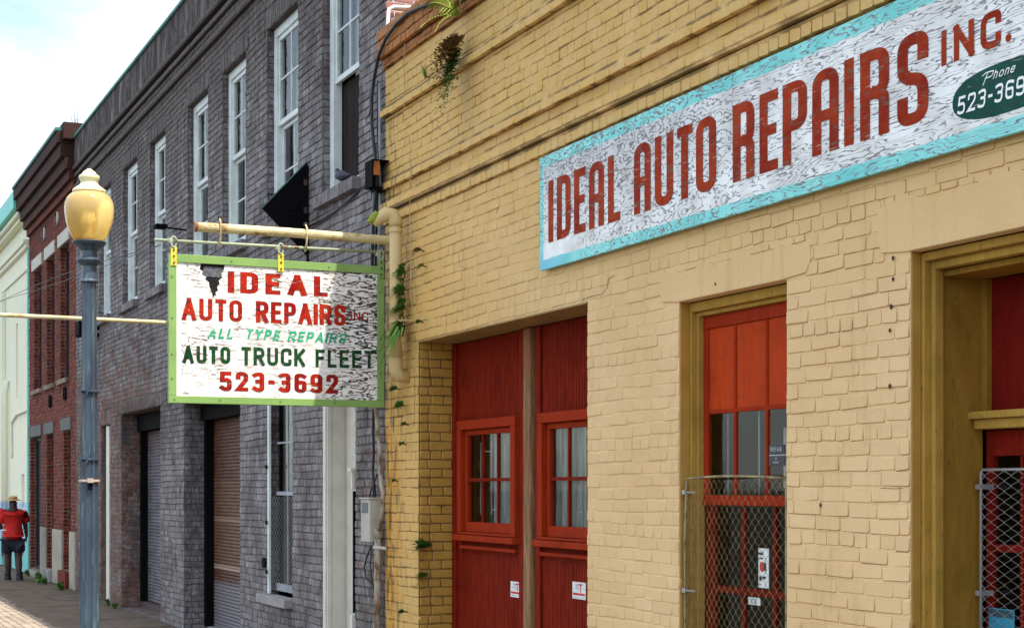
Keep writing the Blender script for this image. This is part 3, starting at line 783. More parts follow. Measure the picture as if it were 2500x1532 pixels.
b = MB(); b.tube([(-4.2,dy-.05,1.985),(gx0+.012,dy-.05,1.985),(gx0,dy-.05,1.973),(gx0-.002,dy-.05,.75)], .0075, 6); b.build('rail', STEEL, gd, smooth=True)
chain(gx0, -4.2, .8, 1.98, dy-.05, .045, .048, .0017, STEEL, gd)
for zc in (1.905, 1.405):
    b = MB(); b.box(gx0-.03, gx0+.008, dy-.06, dy+.02, zc-.012, zc+.012); b.build('clamp', STEEL, gd)
px0, px1 = Xd(1312, 1420, dy), Xd(1412, 1420, dy)
st = empty('door_sticker', (px0, dy, 1.2), 'blue and grey sticker low on glass of dark red door', 'sticker')
b = MB(); b.box(px0, px1, dy+.010, dy+.014, 1.18, 1.335); b.build('card', BLUP, st)
b = MB(); b.box(px0+.005, px1-.005, dy+.008, dy+.0095, 1.295, 1.330); b.build('header_print', simple('dark_teal_print', (.05, .10, .13), .5, var=.5, vs=60, bump=0), st)

# warning stickers on the carriage doors
for (xa_, xb_, za, zb, lab) in ((-11.175, -10.975, 1.060, 1.180, 'white sticker with red bar on left garage door leaf'), (-10.105, -9.90, 1.115, 1.235, 'white sticker with red bar on right garage door leaf')):
    st = empty('door_notice', (xa_, .31, za), lab, 'sticker', 'stickers on the red garage door')
    y = .314
    q = MB(); q.box(xa_, xb_, y, y+.004, za, zb); q.build('card', WHTP, st)
    q = MB(); q.box(xa_+.01, xb_-.01, y-.0015, y, za+.027, za+.043); q.build('red_bar', REDP, st)
    w_ = xb_-xa_
    glyph('T', xa_+.50*w_, xa_+.78*w_, za+.052, zb-.012, .010, PF(y), REDP, st); glyph('I', xa_+.42*w_, xa_+.47*w_, za+.06, zb-.012, .006, PF(y), REDP, st)
    word('Y', xa_+.24*w_, xa_+.40*w_, za+.066, za+.066, zb-.012, zb-.012, .006, PF(y), GRYP, st)
    q = MB(); q.box(xa_+.012, xb_-.015, y-.0015, y, za+.010, za+.015); q.box(xa_+.02, xa_+.06, y-.0015, y, za+.075, za+.079); q.box(xb_-.045, xb_-.012, y-.0015, y, za+.075, za+.079); q.build('small_print', GRYP, st)

# ---- bolt holes on the pier between window and doorway
AN = simple('iron_anchor', (.05, .03, .025), .8)
for (u, v) in ((2182, 630), (2182, 681), (2177, 748), (2174, 806), (2174, 942), (2005, 1232), (1748, 693)):
    xx_, zz_ = W(u, v); b = MB(); r = random.uniform(.007, .011)
    b.lathe([(r, 0), (r*1.05, .003), (r*.5, .006), (.002, .0065)], (0, 0, 0), 8); b.v = [(xx_+p[0], -.003-p[2], zz_+p[1]*1.3) for p in b.v]
    b.build('wall_anchor', AN, YEL)

CRK = simple('crack_shadow', (.06,.035,.015), .95)
for pts_ in ([(1420,731),(1448,722),(1470,718),(1483,700),(1486,680),(1500,672)], [(1120,620),(1122,648),(1136,655)],
             [(1012,900),(1013,960),(1011,1040)], [(957,900),(955,1010),(957,1120),(954,1300),(956,1500)], [(1380,560),(1383,590)], [(1215,470),(1217,500),(1212,520)], [(2150,1190),(2180,1192),(2205,1191)]):
    q = MB(); pp_ = []
    for (u, v) in pts_: x_, z_ = W(u, v, -.001); pp_.append((x_, -.0012, z_))
    q.tube(pp_, .0014, 4, cap=False); q.build('crack', CRK, YEL)

# ================================================================== LONG BOARD SIGN
def board_mat():
    g = G('weathered_sign_board', .6, .2)
    g.x = g.ma('DIVIDE', g.x, .989); g.z = g.ma('ADD', g.ma('DIVIDE', g.ma('SUBTRACT', g.z, 1.9), .989), 1.9)
    # plywood figure: contour lines of a stretched noise, different sheet by sheet
    sheet = g.mr(g.x, -7.495, -7.49)
    warp = g.noise(2.6, (1.0, 1, 2.4), 3, .5); w2 = g.noise(7.0, (.8, 1, 2.2), 3, .6); w3 = g.noise(15.0, (1, 1, 1.5), 2, .6)
    fa = g.ma('SINE', g.ma('MULTIPLY', g.ma('ADD', g.ma('ADD', warp, g.ma('MULTIPLY', w2, .50)), g.ma('MULTIPLY', w3, .12)), 66.0))
    va_ = g.noise(1.5, (.55, 1, 3.6), 3, .5); vb = g.noise(5.5, (.5, 1, 3.4), 3, .6)
    fb = g.ma('SINE', g.ma('MULTIPLY', g.ma('ADD', va_, g.ma('MULTIPLY', vb, .32)), 135.0))
    fig = g.ma('ADD', g.mul(fa, g.inv(sheet)), g.mul(fb, sheet))
    wear = g.noise(1.7, (.8, 1, 1.6), 4, .6)
    toph = g.mul(g.mr(g.z, 3.62, 4.05), g.mr(g.x, -6.9, -8.6), .35)
    clean = g.mul(g.mr(g.z, 3.60, 3.50), g.mr(g.x, -9.3, -9.75))
    th = g.ma('SUBTRACT', g.ma('SUBTRACT', 1.04, g.ma('MULTIPLY', wear, .85)), toph)
    th = g.ma('ADD', th, g.ma('MULTIPLY', clean, 1.6))
    line = g.mr(g.ma('SUBTRACT', fig, th), .0, .30)
    line = g.mul(line, g.mr(g.noise(60, (.4, 1, 1.2), 3, .6), .30, .50, .45, 1))
    wood = g.mix(g.mr(g.noise(40, (.3, 1, 2), 4, .6), .35, .65), (.13, .125, .14), (.30, .28, .29))
    nb = g.ma('MULTIPLY', g.ma('SUBTRACT', g.noise(12, det=4), .5), .02)
    zz = g.ma('ADD', g.z, nb)
    inz = g.mul(g.mr(zz, 3.475, 3.483), g.mr(zz, 4.118, 4.110)); inx = g.mr(g.ma('ADD', g.x, nb), -9.93, -9.92)
    field_ = g.mul(inz, inx)
    cy = g.mix(g.mr(g.noise(4, det=4), .35, .65), (.16, .60, .58), (.30, .74, .72))
    blue = g.mul(g.mr(g.z, 3.62, 3.45), g.mr(g.x, -9.45, -9.85)); cy = g.mix(g.mul(blue, .8), cy, (.18, .50, .66))
    wh = g.mix(g.mr(g.noise(6, det=4), .35, .7), (.86, .87, .86), (.62, .60, .57))
    wh = g.mix(g.mul(toph, 1.6), wh, (.42, .41, .41))
    base = g.mix(field_, cy, wh)
    g.col(g.mix(line, base, wood)); g.bump(line, -.4, .003)
    return g, fig, line
gB, _, _ = board_mat(); BOARD = gB.m
def letter_red(name, c1, c2, gr=(.20, .15, .13), lo=.60, hi=.72, k=(.6, 1, 2.2), sc=14, amt=.7):
    g = G(name, .7, .08)
    c = g.mix(g.mr(g.noise(5, det=5, rough=.65), .38, .62), c1, c2)
    c = g.mix(g.mul(g.mr(g.noise(sc, k, 5, .7), lo, hi), amt), c, gr)
    c = g.mix(g.mul(g.mr(g.noise(26, (.25, .25, 2.6), 4, .7), .63, .70), .55), c, (.70, .55, .48))
    g.col(c); g.bump(g.noise(20, k, 4), .3, .003); return g.m
LRED = letter_red('board_letter_red', (.23, .016, .004), (.36, .038, .007), (.15, .09, .065), .54, .64, (.5, 1, 2.4), 16, .9)
LWH = letter_red('board_letter_white', (.78, .80, .80), (.86, .88, .88), (.3, .35, .32), .64, .74)
OVG = letter_red('oval_green', (.006, .050, .036), (.012, .085, .060), (.03, .05, .045), .5, .62, (.4, 1, 2.6), 16)
brd = empty('board_sign', (-6.3, -.03, 3.41), 'long weathered plywood board with turquoise border reading IDEAL AUTO REPAIRS INC. on yellow wall', 'sign')
BX = lambda x: x*.989
BZ = lambda z: 1.9+(z-1.9)*.989
for (a, c) in ((-9.985, -7.495), (-7.491, -5.05), (-5.046, -2.6)):
    q = MB(); q.box(BX(a), BX(c), -.052, -.030, BZ(3.41), BZ(4.195)); q.build('board_panel', BOARD, brd, bevel=.002, seg=1)
b = MB(); b.box(-9.83, -2.65, -.0295, -.004, 3.46, 3.50); b.box(-9.83, -2.65, -.0295, -.004, 4.07, 4.11); b.build('batten', TIM, brd)
PB = lambda a, b_, h: (BX(a), -.052-h, BZ(b_))
for c, x0, x1 in (('I',-9.845,-9.765),('D',-9.71,-9.50),('E',-9.45,-9.28),('As',-9.23,-9.02),('L',-8.965,-8.80),
        ('As',-8.62,-8.41),('U',-8.36,-8.14),('T',-8.095,-7.92),('O',-7.88,-7.66),
        ('Rs',-7.485,-7.27),('E',-7.22,-7.045),('P',-7.00,-6.78),('As',-6.735,-6.51),('I',-6.465,-6.385),('Rs',-6.335,-6.11),('S',-6.05,-5.825)):
    glyph(c, x0, x1, 3.585, 4.01, .056, PB, LRED, brd, rad=.062, asp=.72)
for c, x0, x1 in (('I',-5.735,-5.70),('N',-5.65,-5.515),('C',-5.475,-5.345),('.',-5.325,-5.275)):
    glyph(c, x0, x1, 3.805, 3.965, .030, PB, LRED, brd, rad=.06, asp=.85)
# oval with the telephone number
ocx, ocz, orx, orz = -5.315, 3.618, .345, .112
b = MB(); n = 56
b.add([(BX(ocx + orx*math.copysign(abs(cos(2*pi*k/n))**.80, cos(2*pi*k/n))), -.0530, .0 + BZ(ocz) + orz*.989*math.copysign(abs(sin(2*pi*k/n))**.85, sin(2*pi*k/n))) for k in range(n)], [tuple(range(n))])
b.build('oval', OVG, brd)
PO = lambda a, b_, h: (BX(a), -.0532-h, BZ(b_))
word('523-3692', -5.625, -5.135, 3.560, 3.560, 3.640, 3.640, .0125, PO, LWH, brd, slant=.10, gapf=.30, asp=1.25)
word('p', -5.455, -5.405, 3.672, 3.672, 3.700, 3.700, .005, PO, LWH, brd, slant=.7)
word('hone', -5.395, -5.265, 3.668, 3.668, 3.696, 3.696, .005, PO, LWH, brd, slant=.5, gapf=.35)
for k in range(14):
    xx_ = -9.9 + k*.55; b = MB(); b.lathe([(.006, 0), (.003, .003)], (0, 0, 0), 6); z_ = 3.44 if k % 2 else 4.16
    b.v = [(BX(xx_)+p[0], -.052-p[2], BZ(z_)+p[1]) for p in b.v]; b.build('nail', AN, brd)

# ================================================================== HANGING SIGN
SX = -13.07
def hang_mat():
    g = G('flaking_plywood', .6, .35)
    u = g.y; z = g.z
    n1 = g.noise(2.6, (1, .9, 3.4), 3, .5); n2 = g.noise(8, (1, .8, 3.6), 4, .6); n3 = g.noise(24, (1, .9, 2.8), 3, .6)
    fig = g.ma('SINE', g.ma('MULTIPLY', g.ma('ADD', g.ma('ADD', n1, g.ma('MULTIPLY', n2, .34)), g.ma('MULTIPLY', n3, .07)), 58.0))
    wear = g.noise(2.2, (1, 1, 1.6), 4, .6)
    right = g.mr(g.y, -.75, -.25); upr = g.mul(right, g.mr(g.z, 2.75, 3.2))
    th = g.ma('SUBTRACT', g.ma('SUBTRACT', 1.36, g.ma('MULTIPLY', wear, 1.0)), g.ma('ADD', g.ma('MULTIPLY', right, .30), g.ma('MULTIPLY', upr, .30)))
    line = g.mr(g.ma('SUBTRACT', fig, th), .0, .22)
    dash = g.mr(g.noise(15, (1, .42, 2.9), 5, .65), .56, .60)
    line = g.ma('MAXIMUM', line, g.mul(dash, g.mr(wear, .40, .6, .35, 1)))
    wood = g.mix(g.mr(g.noise(30, (1, .4, 2), 3), .4, .6), (.035, .026, .015), (.26, .16, .07))
    wood = g.mix(right, wood, (.018, .014, .010))
    wh = g.mix(g.mr(g.noise(5, det=4), .4, .7), (.80, .79, .77), (.66, .62, .58))
    strip = g.mr(g.y, -1.82, -1.828)
    line = g.mul(line, g.inv(strip))
    g.col(g.mix(line, wh, wood)); g.bump(line, -.5, .004); return g.m
HB = hang_mat()
HR = letter_red('hanging_letter_red', (.26, .006, .004), (.46, .026, .006), (.06, .02, .02), .52, .60, (1, .5, 2.6), 15, .9)
HG = letter_red('hanging_letter_green', (.02, .30, .15), (.03, .40, .20), (.45, .62, .5), .55, .65, (1, .5, 2.6), 15)
HD = letter_red('hanging_letter_dark_green', (.004, .035, .012), (.010, .065, .02), (.12, .12, .03), .55, .65, (1, .5, 2.6), 15)
y0, y1, zb, zt = -1.925, -.045, 2.60, 3.83
hs = empty('hanging_sign', (SX, -1.0, zb), 'green framed flaking plywood sign hanging over sidewalk reading IDEAL AUTO REPAIRS INC. 523-3692', 'sign')
fw_ = .068
def bar(a, b_, c, d, nm='frame_rail', m=GRN, x0=-.035, x1=.012):
    q = MB(); q.box(SX+x0, SX+x1, a, b_, c, d); return q.build(nm, m, hs, bevel=.003)
bar(y0+.001, y1-.001, zt-fw_, zt); bar(y0, y1, zb, zb+fw_-.008)
bar(y0, y0+.064, zb+fw_-.007, zt-fw_-.001); bar(y1-.064, y1, zb+fw_-.007, zt-fw_-.001)
# ply face with a broken out corner, dark inner ply behind it
fa, fb, fc, fd = y0+.06, y1-.06, zb+.055, zt-.063
notch = [(-1.655, fd), (-1.668, 3.715), (-1.640, 3.700), (-1.648, 3.672), (-1.612, 3.655), (-1.618, 3.63), (-1.590, 3.612), (-1.586, 3.575), (-1.572, 3.545),
         (-1.560, 3.508), (-1.556, 3.475), (-1.540, 3.505), (-1.528, 3.49), (-1.532, 3.53), (-1.512, 3.545), (-1.520, 3.575), (-1.500, 3.60), (-1.505, 3.632), (-1.478, 3.655), (-1.486, 3.69), (-1.462, 3.722), (-1.455, fd)]
poly = [(fa, fc), (fb, fc), (fb, fd)] + notch[::-1] + [(fa, fd)]
q = MB(); q.prism(poly, SX-.006, SX+.002); q.build('face_board', HB, hs)
q = MB(); q.box(SX-.018, SX-.0065, -1.72, -1.40, 3.40, fd-.003); q.build('inner_ply', simple('rotten_ply', (.006, .005, .005), .95, var=.8, vs=14), hs)
q = MB(); q.prism([(-1.64, 3.66), (-1.49, 3.655), (-1.47, 3.74), (-1.63, 3.745)], SX-.0062, SX-.003); q.build('splinter', simple('grey_ply', (.10, .10, .11), .9, var=.6, vs=30), hs)
q = MB(); q.box(SX-.034, SX-.02, y0+.06, y1-.06, zb+.05, zt-.06)
# the back board leaves the broken corner open
q = MB(); q.box(SX-.034, SX-.02, y0+.06, -1.70, zb+.05, zt-.06); q.box(SX-.034, SX-.02, -1.42, y1-.06, zb+.05, zt-.06); q.box(SX-.034, SX-.02, -1.70, -1.42, zb+.05, 3.45); q.build('back_board', HB, hs)
PH = lambda a, b_, h: (SX+.002+h, a, b_)
def HY_(zu, zv): return WP(380+zu/3.02, 520+zv/3.02, SX)
def hword(txt, l, r, tl, bl, tr, br, t, m, **k):
    a, z1_ = HY_(l, tl); _, z0_ = HY_(l, bl); c, z3_ = HY_(r, tr); _, z2_ = HY_(r, br)
    word(txt, a, c, z0_, z2_, z1_, z3_, t, PH, m, hs, **k)
hword('IDEAL', 540, 1268, 428, 585, 470, 615, .034, HR, gapf=.40, asp=.60)
hword('AUTO', 192, 637, 622, 787, 645, 800, .031, HR, gapf=.24, asp=.85)
hword('REPAIRS', 738, 1400, 648, 805, 680, 830, .031, HR, gapf=.20, asp=.78)
hword('INC.', 1437, 1590, 725, 790, 732, 798, .013, HR, gapf=.30)
hword('ALL', 380, 562, 850, 922, 852, 930, .019, HG, slant=.25, gapf=.35)
hword('TYPE', 660, 905, 852, 925, 862, 942, .019, HG, slant=.25, gapf=.35)
hword('REPAIRS', 970, 1395, 868, 945, 885, 962, .018, HG, slant=.25, gapf=.30)
hword('AUTO', 198, 550, 975, 1105, 985, 1110, .030, HD, gapf=.26)
hword('TRUCK', 632, 1100, 985, 1118, 1000, 1130, .029, HD, gapf=.24)
hword('FLEET', 1178, 1608, 1003, 1135, 1015, 1145, .028, HD, gapf=.26)
hword('523-3692', 470, 1345, 1165, 1308, 1190, 1330, .032, HR, gapf=.30, asp=.78)
# straps and frame bolts
for yy, m_ in ((-1.885, YST), (-.975, YST), (-.075, GRN)):
    hk = -.0 
    q = MB(); q.box(SX+.0125, SX+.018, yy-.026, yy+.026, zt-.10, zt+.055); q.build('strap', m_, hs, bevel=.002)
    for dz in (.03, -.02, -.075):
        q = MB(); q.tube([(SX+.018, yy, zt+dz), (SX+.024, yy, zt+dz)], .008, 8); q.build('bolt', AN, hs)
for (yy, zz_) in ((-1.9, 3.64), (-1.9, 3.3), (-1.9, 3.0), (-1.9, 2.8), (-1.88, 2.63), (-1.5, 2.63), (-.98, 2.63), (-.5, 2.63), (-1.4, 3.795), (-.55, 3.795), (-.08, 3.6), (-.08, 3.2), (-.08, 2.9)):
    q = MB(); q.tube([(SX+.012, yy, zz_), (SX+.015, yy, zz_)], .008, 8); q.build('rivet', simple('dull_rivet', (.12, .14, .06)), hs)
# bracket: pole, hooks, rod
br = empty('sign_bracket', (SX, 0, 4.05), 'rusty cream pipe and thin rod sticking out over the hanging sign', 'bracket')
b = MB(); b.tube([(SX,-1.70,4.065), (SX,-.9,4.07), (SX,.01,4.06)], .040, 14); b.build('pole', POLE, br, smooth=False)
b = MB(); b.tube([(SX,-1.712,4.065), (SX,-1.69,4.065)], .043, 14); b.build('end_cap', rusty('rust', (.30,.12,.03), lo=.35), br)
b = MB(); b.tube([(SX,-2.04,3.935), (SX,-1.0,3.945), (SX,.01,3.955)], .0135, 10); b.build('rod', ROD, br, smooth=True)
for yy in (-1.50, -.755):
    b = MB(); b.tube([(SX,yy,4.15), (SX+.047,yy,4.11), (SX+.047,yy,4.04), (SX+.03,yy,3.97), (SX+.004,yy,3.918), (SX-.022,yy,3.93)], .008, 8); b.build('hook', POLE, br, smooth=True)
    b = MB(); b.tube([(SX,yy,4.135), (SX,yy,4.165)], .016, 6); b.build('nut', AN, br)
# shackles between rod and straps
for yy in (-1.885, -.975, -.075):
    b = MB(); pts = [(SX+.012+.006*sin(k), yy+.022*cos(2*pi*k/12), 3.925+.045*sin(2*pi*k/12)) for k in range(13)]
    b.tube(pts, .0085, 6); b.build('shackle', ROD, br, smooth=True)
    b = MB(); b.box(SX-.012, SX+.02, yy-.045, yy-.005, 3.915, 3.955); b.build('clamp', ROD, br, bevel=.006)
sp = empty('side_pipe', (SX-.05, -2.5, 3.27), 'thin rusty cream pipe running out from the back of the hanging sign', 'pipe')
b = MB(); b.tube([(SX-.05,-1.2,3.262), (SX-.05,-2.6,3.268), (SX-.05,-4.4,3.275)], .017, 10); b.build('pipe', POLE, sp, smooth=True)

# ================================================================== DOWNPIPE AND CORNER THINGS
dpx, dpz = W(966, 700, -.11); DPY = -.11
dp = empty('downpipe', (dpx, DPY, 2.6), 'yellow painted downpipe with hooded head at the corner of yellow building', 'downpipe')
zt_ = W(966, 535, DPY)[1]; zb_ = W(975, 905, DPY)[1]
b = MB(); b.tube([(dpx,DPY,zb_+.04), (dpx,DPY,zt_-.02)], .052, 16); b.build('pipe', PIPE, dp, smooth=True)
for zz_ in (zt_-.10, W(966, 785, DPY)[1]):
    b = MB(); b.tube([(dpx,DPY,zz_-.012), (dpx,DPY,zz_+.012)], .058, 16); b.build('collar', PIPE, dp, smooth=False)
b = MB(); b.box(dpx-.01, dpx+.14, DPY+.0, DPY+.012, W(966,785,DPY)[1]-.01, W(966,785,DPY)[1]+.01); b.tube([(dpx+.13,DPY,W(966,785,DPY)[1]),(dpx+.13,.0,W(966,785,DPY)[1])], .008, 6); b.build('strap', PIPE, dp)
b = MB(); b.tube([(dpx,DPY,zb_+.12), (dpx-.004,DPY,zb_+.10), (dpx-.002,DPY+.002,zb_+.02), (dpx+.008,DPY+.02,zb_-.03), (dpx+.012,.02,zb_-.045)], [.053,.060,.062,.060,.05], 16); b.build('elbow', PIPE, dp, smooth=True)
b = MB(); b.tube([(dpx,DPY,zt_-.06), (dpx,DPY,zt_-.02), (dpx-.01,DPY-.02,zt_+.035), (dpx-.03,DPY-.07,zt_+.045), (dpx-.05,DPY-.13,zt_+.0), (dpx-.055,DPY-.17,zt_-.045)], [.058,.060,.062,.060,.052,.030], 16); b.build('hood', PIPE, dp, smooth=True)
b = MB(); b.tube([(dpx-.052,DPY-.135,zt_+.035), (dpx-.058,DPY-.19,zt_-.01), (dpx-.06,DPY-.235,zt_-.035)], [.045,.036,.008], 12); b.build('moss_lip', MOSS, dp, smooth=True)
# rusty box at the corner above the pipe
bx = empty('rusty_box', (-13.1, -.02, 4.5), 'rusted open metal box on the corner above the downpipe hood', 'box')
x_a, z_a = W(938, 445, -.12); x_b, z_b = W(938, 378, -.12)
b = MB(); b.box(-13.24, -13.05, -.16, -.148, z_a, z_b); b.box(-13.24, -13.228, -.148, .005, z_a, z_b); b.box(-13.228, -13.05, -.148, .005, z_b-.012, z_b); b.build('shell', BLK, bx)
b = MB(); b.box(-13.226, -13.062, -.14, -.125, z_a+.18, z_b-.015); b.box(-13.10, -13.05, -.1475, -.09, z_a+.10, z_b-.014); b.build('rusted_door', rusty('orange_rust', (.42,.13,.02), (.05,.02,.01), .45, .6, (2,2,.6), 12), bx)
b = MB(); b.box(-13.2, -13.09, -.12, -.02, z_a-.03, z_a+.01); b.build('bottom', BLK, bx)

# ================================================================== GREY BUILDING
GX0, GX1, GTOP = -30.0, -13.165, 8.36
GRY = empty('grey_building', (-21, 0, 0), 'grey painted two storey brick building with tall white windows and roller shutters', 'building')
ups = [(-14.99,-13.89,4.76),(-16.99,-15.83,4.76),(-19.0,-17.92,4.76),(-20.86,-19.76,4.78),(-23.33,-22.27,4.76),(-25.4,-24.26,4.76),(-27.55,-26.49,4.76)]
HG_ = [(a, b_, c, 6.93) for a, b_, c in ups]
low = [(-27.4,-26.55,0,2.95), (-25.57,-22.6,0,3.07), (-21.09,-18.17,0,3.02), (-17.0,-16.03,.72,3.0), (-14.84,-13.99,.0,3.0)]
HA = HG_ + low; dep = [.14]*7 + [.14, .42, .40, .13, .25]
wall_with_holes('wall', GX0, GX1, -.13, GTOP, HA, .009, dep, GJ, GRY)
rng = random.Random(33); w = GX1-GX0
Hh = [(a-GX0, b_-GX0, c, d) for a, b_, c, d in HA]
arches = [(a-.10, b_+.10, d, d+.225) for a, b_, c, d in HG_] + [(-25.8, -22.4, 3.07, 3.25), (-21.3, -17.95, 3.02, 3.2), (-27.5, -26.4, 2.95, 3.2)]
GBANDS = [(7.75, 7.82, .07), (7.62, 7.69, .04), (7.40, 7.47, .05)]
Ha = [(a-GX0, b_-GX0, c, d) for a, b_, c, d in arches] + [(0, w, a, b_) for a, b_, p in GBANDS]
fl = field((GX0, 0, 0), (1,0,0), (0,-1,0), w, 0, 7.85, Hh + Ha, rng, wob=.006, gap=.011, pj=.0035)
for (a, b_, p) in GBANDS: fl += field((GX0, 0, 0), (1,0,0), (0,-1,0), w, a, b_, [], rng, course=b_-a, gap=.006, bond=0, proud=p, wob=0)
for (a, b_, c, d) in arches:                      # soldier courses over the openings
    x = a
    while x < b_-.03:
        fl.append((Vector((x+.036, -.002+rng.uniform(-.004,.004), (c+d)/2)), .062, d-c-.01, (1,0,0), (0,-1,0))); x += .0735
for (a, b_, c, d), dp_ in zip(HA, dep):           # the reveals that face the street's near end
    if c == 0 and b_ < -26: continue
    if a == -14.84: continue
    fl += field((a, .012, 0), (0,1,0), (1,0,0), dp_, c, d, [], rng, proud=.007, bond=2, wob=0, gap=.012, pj=.004)
emit_bricks(fl, GB, GRY, 300, hidden=lambda p: (-15.2 < p.x < -13.9 and p.z < .3))
for (a, b_, p) in GBANDS:
    q = MB(); q.box(GX0+.002, GX1-.002, -p+.007, .0085, a+.004, b_-.004); q.build('string_course', GJ, GRY)
# rendered parapet panel and copper green coping edge
def stucco():
    g = G('mildewed_stucco', .9, .2)
    st = g.noise(5, (2.4, 2.4, .45), 6, .7); f = g.noise(30, det=4, rough=.7)
    c = g.mix(g.mr(st, .36, .58), (.15, .125, .115), (.04, .03, .027)); c = g.mix(g.mul(g.mr(g.noise(9, (1.4,1.4,1), 7, .85), .47, .60), .85), c, (.022, .016, .015))
    c = g.mix(g.mul(g.mr(g.noise(2, (1.5, 1.5, .5), 4), .56, .66), .6), c, (.24, .22, .20))
    g.col(c); g.bump(g.ma('ADD', f, st), .5, .012); return g.m
STC = stucco()
q = MB(); q.box(GX0, GX1-.002, -.035, .008, 7.85, 8.325); q.build('parapet_render', STC, GRY)
q = MB(); q.box(GX0, GX1, -.07, .36, 8.326, 8.375); q.build('coping', simple('verdigris_coping', (.05, .19, .16), .6, var=.4, vs=3), GRY, bevel=.01)
# upper windows
def gwindow(a, b_, c, d, openlow=False):
    y = .075
    m = MB(); frame(m, a+.008, b_-.008, c+.005, d-.003, .115, y, y+.09, .10, .06); m.box(a+.03, b_-.03, y-.03, y-.001, c+.005, c+.05)
    wn = m.build('window', WHT, GRY, bevel=.004)
    ia, ib, ic, id_ = a+.124, b_-.124, c+.066, d-.104; mid = 5.87
    q = MB(); frame(q, ia, ib, mid-.02, id_, .045, y+.02, y+.055, .05, .055); q.build('sash', WHT, wn, bevel=.003)
    if not openlow: q = MB(); frame(q, ia, ib, ic, mid-.022, .045, y+.06, y+.088, .04, .07); q.build('sash', WHT, wn, bevel=.003)
    xc = (ia+ib)/2; zm = (mid+id_)/2
    q = MB(); q.box(xc-.009, xc+.009, y+.027, y+.048, mid+.034, id_-.05); q.box(ia+.045, xc-.009, y+.028, y+.047, zm-.009, zm+.009); q.box(xc+.009, ib-.045, y+.028, y+.047, zm-.009, zm+.009); q.build('muntin', WHT, wn)
    for (p, r_) in ((ia+.045, xc-.009), (xc+.009, ib-.045)):
        for (s_, t_) in ((mid+.035, zm-.009), (zm+.009, id_-.05)):
            q = MB(); q.box(p, r_, y+.036, y+.039, s_, t_); q.build('pane', GLS, wn)
    if not openlow:
        z2 = (ic+mid)/2; q = MB(); q.box(xc-.009, xc+.009, y+.066, y+.084, ic+.07, mid-.06); q.box(ia+.045, xc-.009, y+.067, y+.083, z2-.009, z2+.009); q.box(xc+.009, ib-.045, y+.067, y+.083, z2-.009, z2+.009); q.build('muntin', WHT, wn)
        for (p, r_) in ((ia+.045, xc-.009), (xc+.009, ib-.045)):
            for (s_, t_) in ((ic+.07, z2-.009), (z2+.009, mid-.06)):
                q = MB(); q.box(p, r_, y+.074, y+.077, s_, t_); q.build('pane', GLS, wn)
        wavy(ia, ib, ic, id_, y+.22, CUR, 'curtain', wn, .015)
    else:
        wavy(ia, ib, mid, id_, y+.22, CUR, 'curtain', wn, .015)
        q = MB(); q.box(ia, ib, y+.10, y+.12, ic, mid-.02); q.build('screen', curtain('dark_screen', (.012,.009,.009), (.035,.025,.022)), wn)
    q = MB(); x = a-.10; r = random.Random(int(-a*10))
    while x < b_+.02:
        q.box(x+.003, x+.068, -.075+r.uniform(-.004,.004), .07, c-.115, c+.001-r.uniform(0,.004)); x += .0735
    q.build('sill', GB, wn, bevel=.004)
for i, (a, b_, c) in enumerate(ups): gwindow(a, b_, c, 6.93, openlow=(i == 0))
# roller shutters
def shutter(x0, x1, y, z0, z1, m, pitch=.045):
    mb = MB(); vs = []; z = z0; prof = []
    while z < z1:
        prof += [(y, z), (y-.010, z+pitch*.25), (y-.012, z+pitch*.5), (y-.008, z+pitch*.8)]; z += pitch
    n = len(prof); vs = [(x0, a, c) for a, c in prof] + [(x1, a, c) for a, c in prof]
    mb.add(vs, [(i, n+i, n+i+1, i+1) for i in range(n-1)]); return mb.build('roller_shutter', m, GRY, fixn=False)
g = G('grey_shutter_metal', .5, .4, .2); c = g.mix(g.mr(g.noise(3, (1,1,2), 5), .35, .65), (.085, .08, .09), (.15, .14, .155)); c = g.mix(g.mul(g.mr(g.z, 2.3, 2.9), .7), c, (.10, .04, .025)); g.col(c); SHG = g.m
g = G('rusty_shutter_metal', .55, .35, .1)
c = g.mix(g.mr(g.noise(5, (1,1,3), 5), .35, .65), (.055, .018, .009), (.12, .045, .022))
sx_ = g.ma('PINGPONG', g.ma('MULTIPLY', g.x, 1.0), .045); ver = g.mr(sx_, .032, .038)
reg = g.mul(g.mr(g.z, .84, .90), g.mr(g.z, 2.02, 1.96)); sz_ = g.mul(g.mr(g.z, 1.44, 1.47), g.mr(g.z, 1.53, 1.50))
c = g.mix(g.mul(reg, ver, g.inv(sz_), .6), c, (.27, .18, .10)); c = g.mix(g.mul(sz_, .4), c, (.36, .28, .20))
hb = g.mul(g.mr(g.z, .82, .84), g.mr(g.z, .90, .88)); c = g.mix(g.ma('MULTIPLY', hb, .7), c, (.38, .29, .22))
lowr = g.mr(g.z, .70, .62); c = g.mix(lowr, c, (.15, .13, .14)); g.col(c); SHR = g.m
sh1 = shutter(-25.55, -22.61, .41, .10, 3.0, SHG, .052); tag(sh1, label='grey ribbed shutter, rusty at the top')
sh2 = shutter(-21.07, -18.18, .39, .05, 2.98, SHR, .045); tag(sh2, label='rusty brown shutter with pale grille bands')
b = MB(); b.box(-25.56, -22.605, .30, .44, -.01, .09); b.build('threshold', simple('dark_threshold', (.07,.045,.04), .9), GRY, bevel=.01)
b = MB(); b.box(-21.085, -18.175, .30, .42, -.01, .05); b.build('threshold', CONC, GRY, bevel=.01)
b = MB(); b.box(-25.565, -25.45, .30, .42, .10, 3.06); b.build('shutter_guide', BLK, GRY)
b = MB(); b.box(-21.085, -20.98, .27, .41, .05, 3.0); b.build('shutter_guide', BLK, GRY)
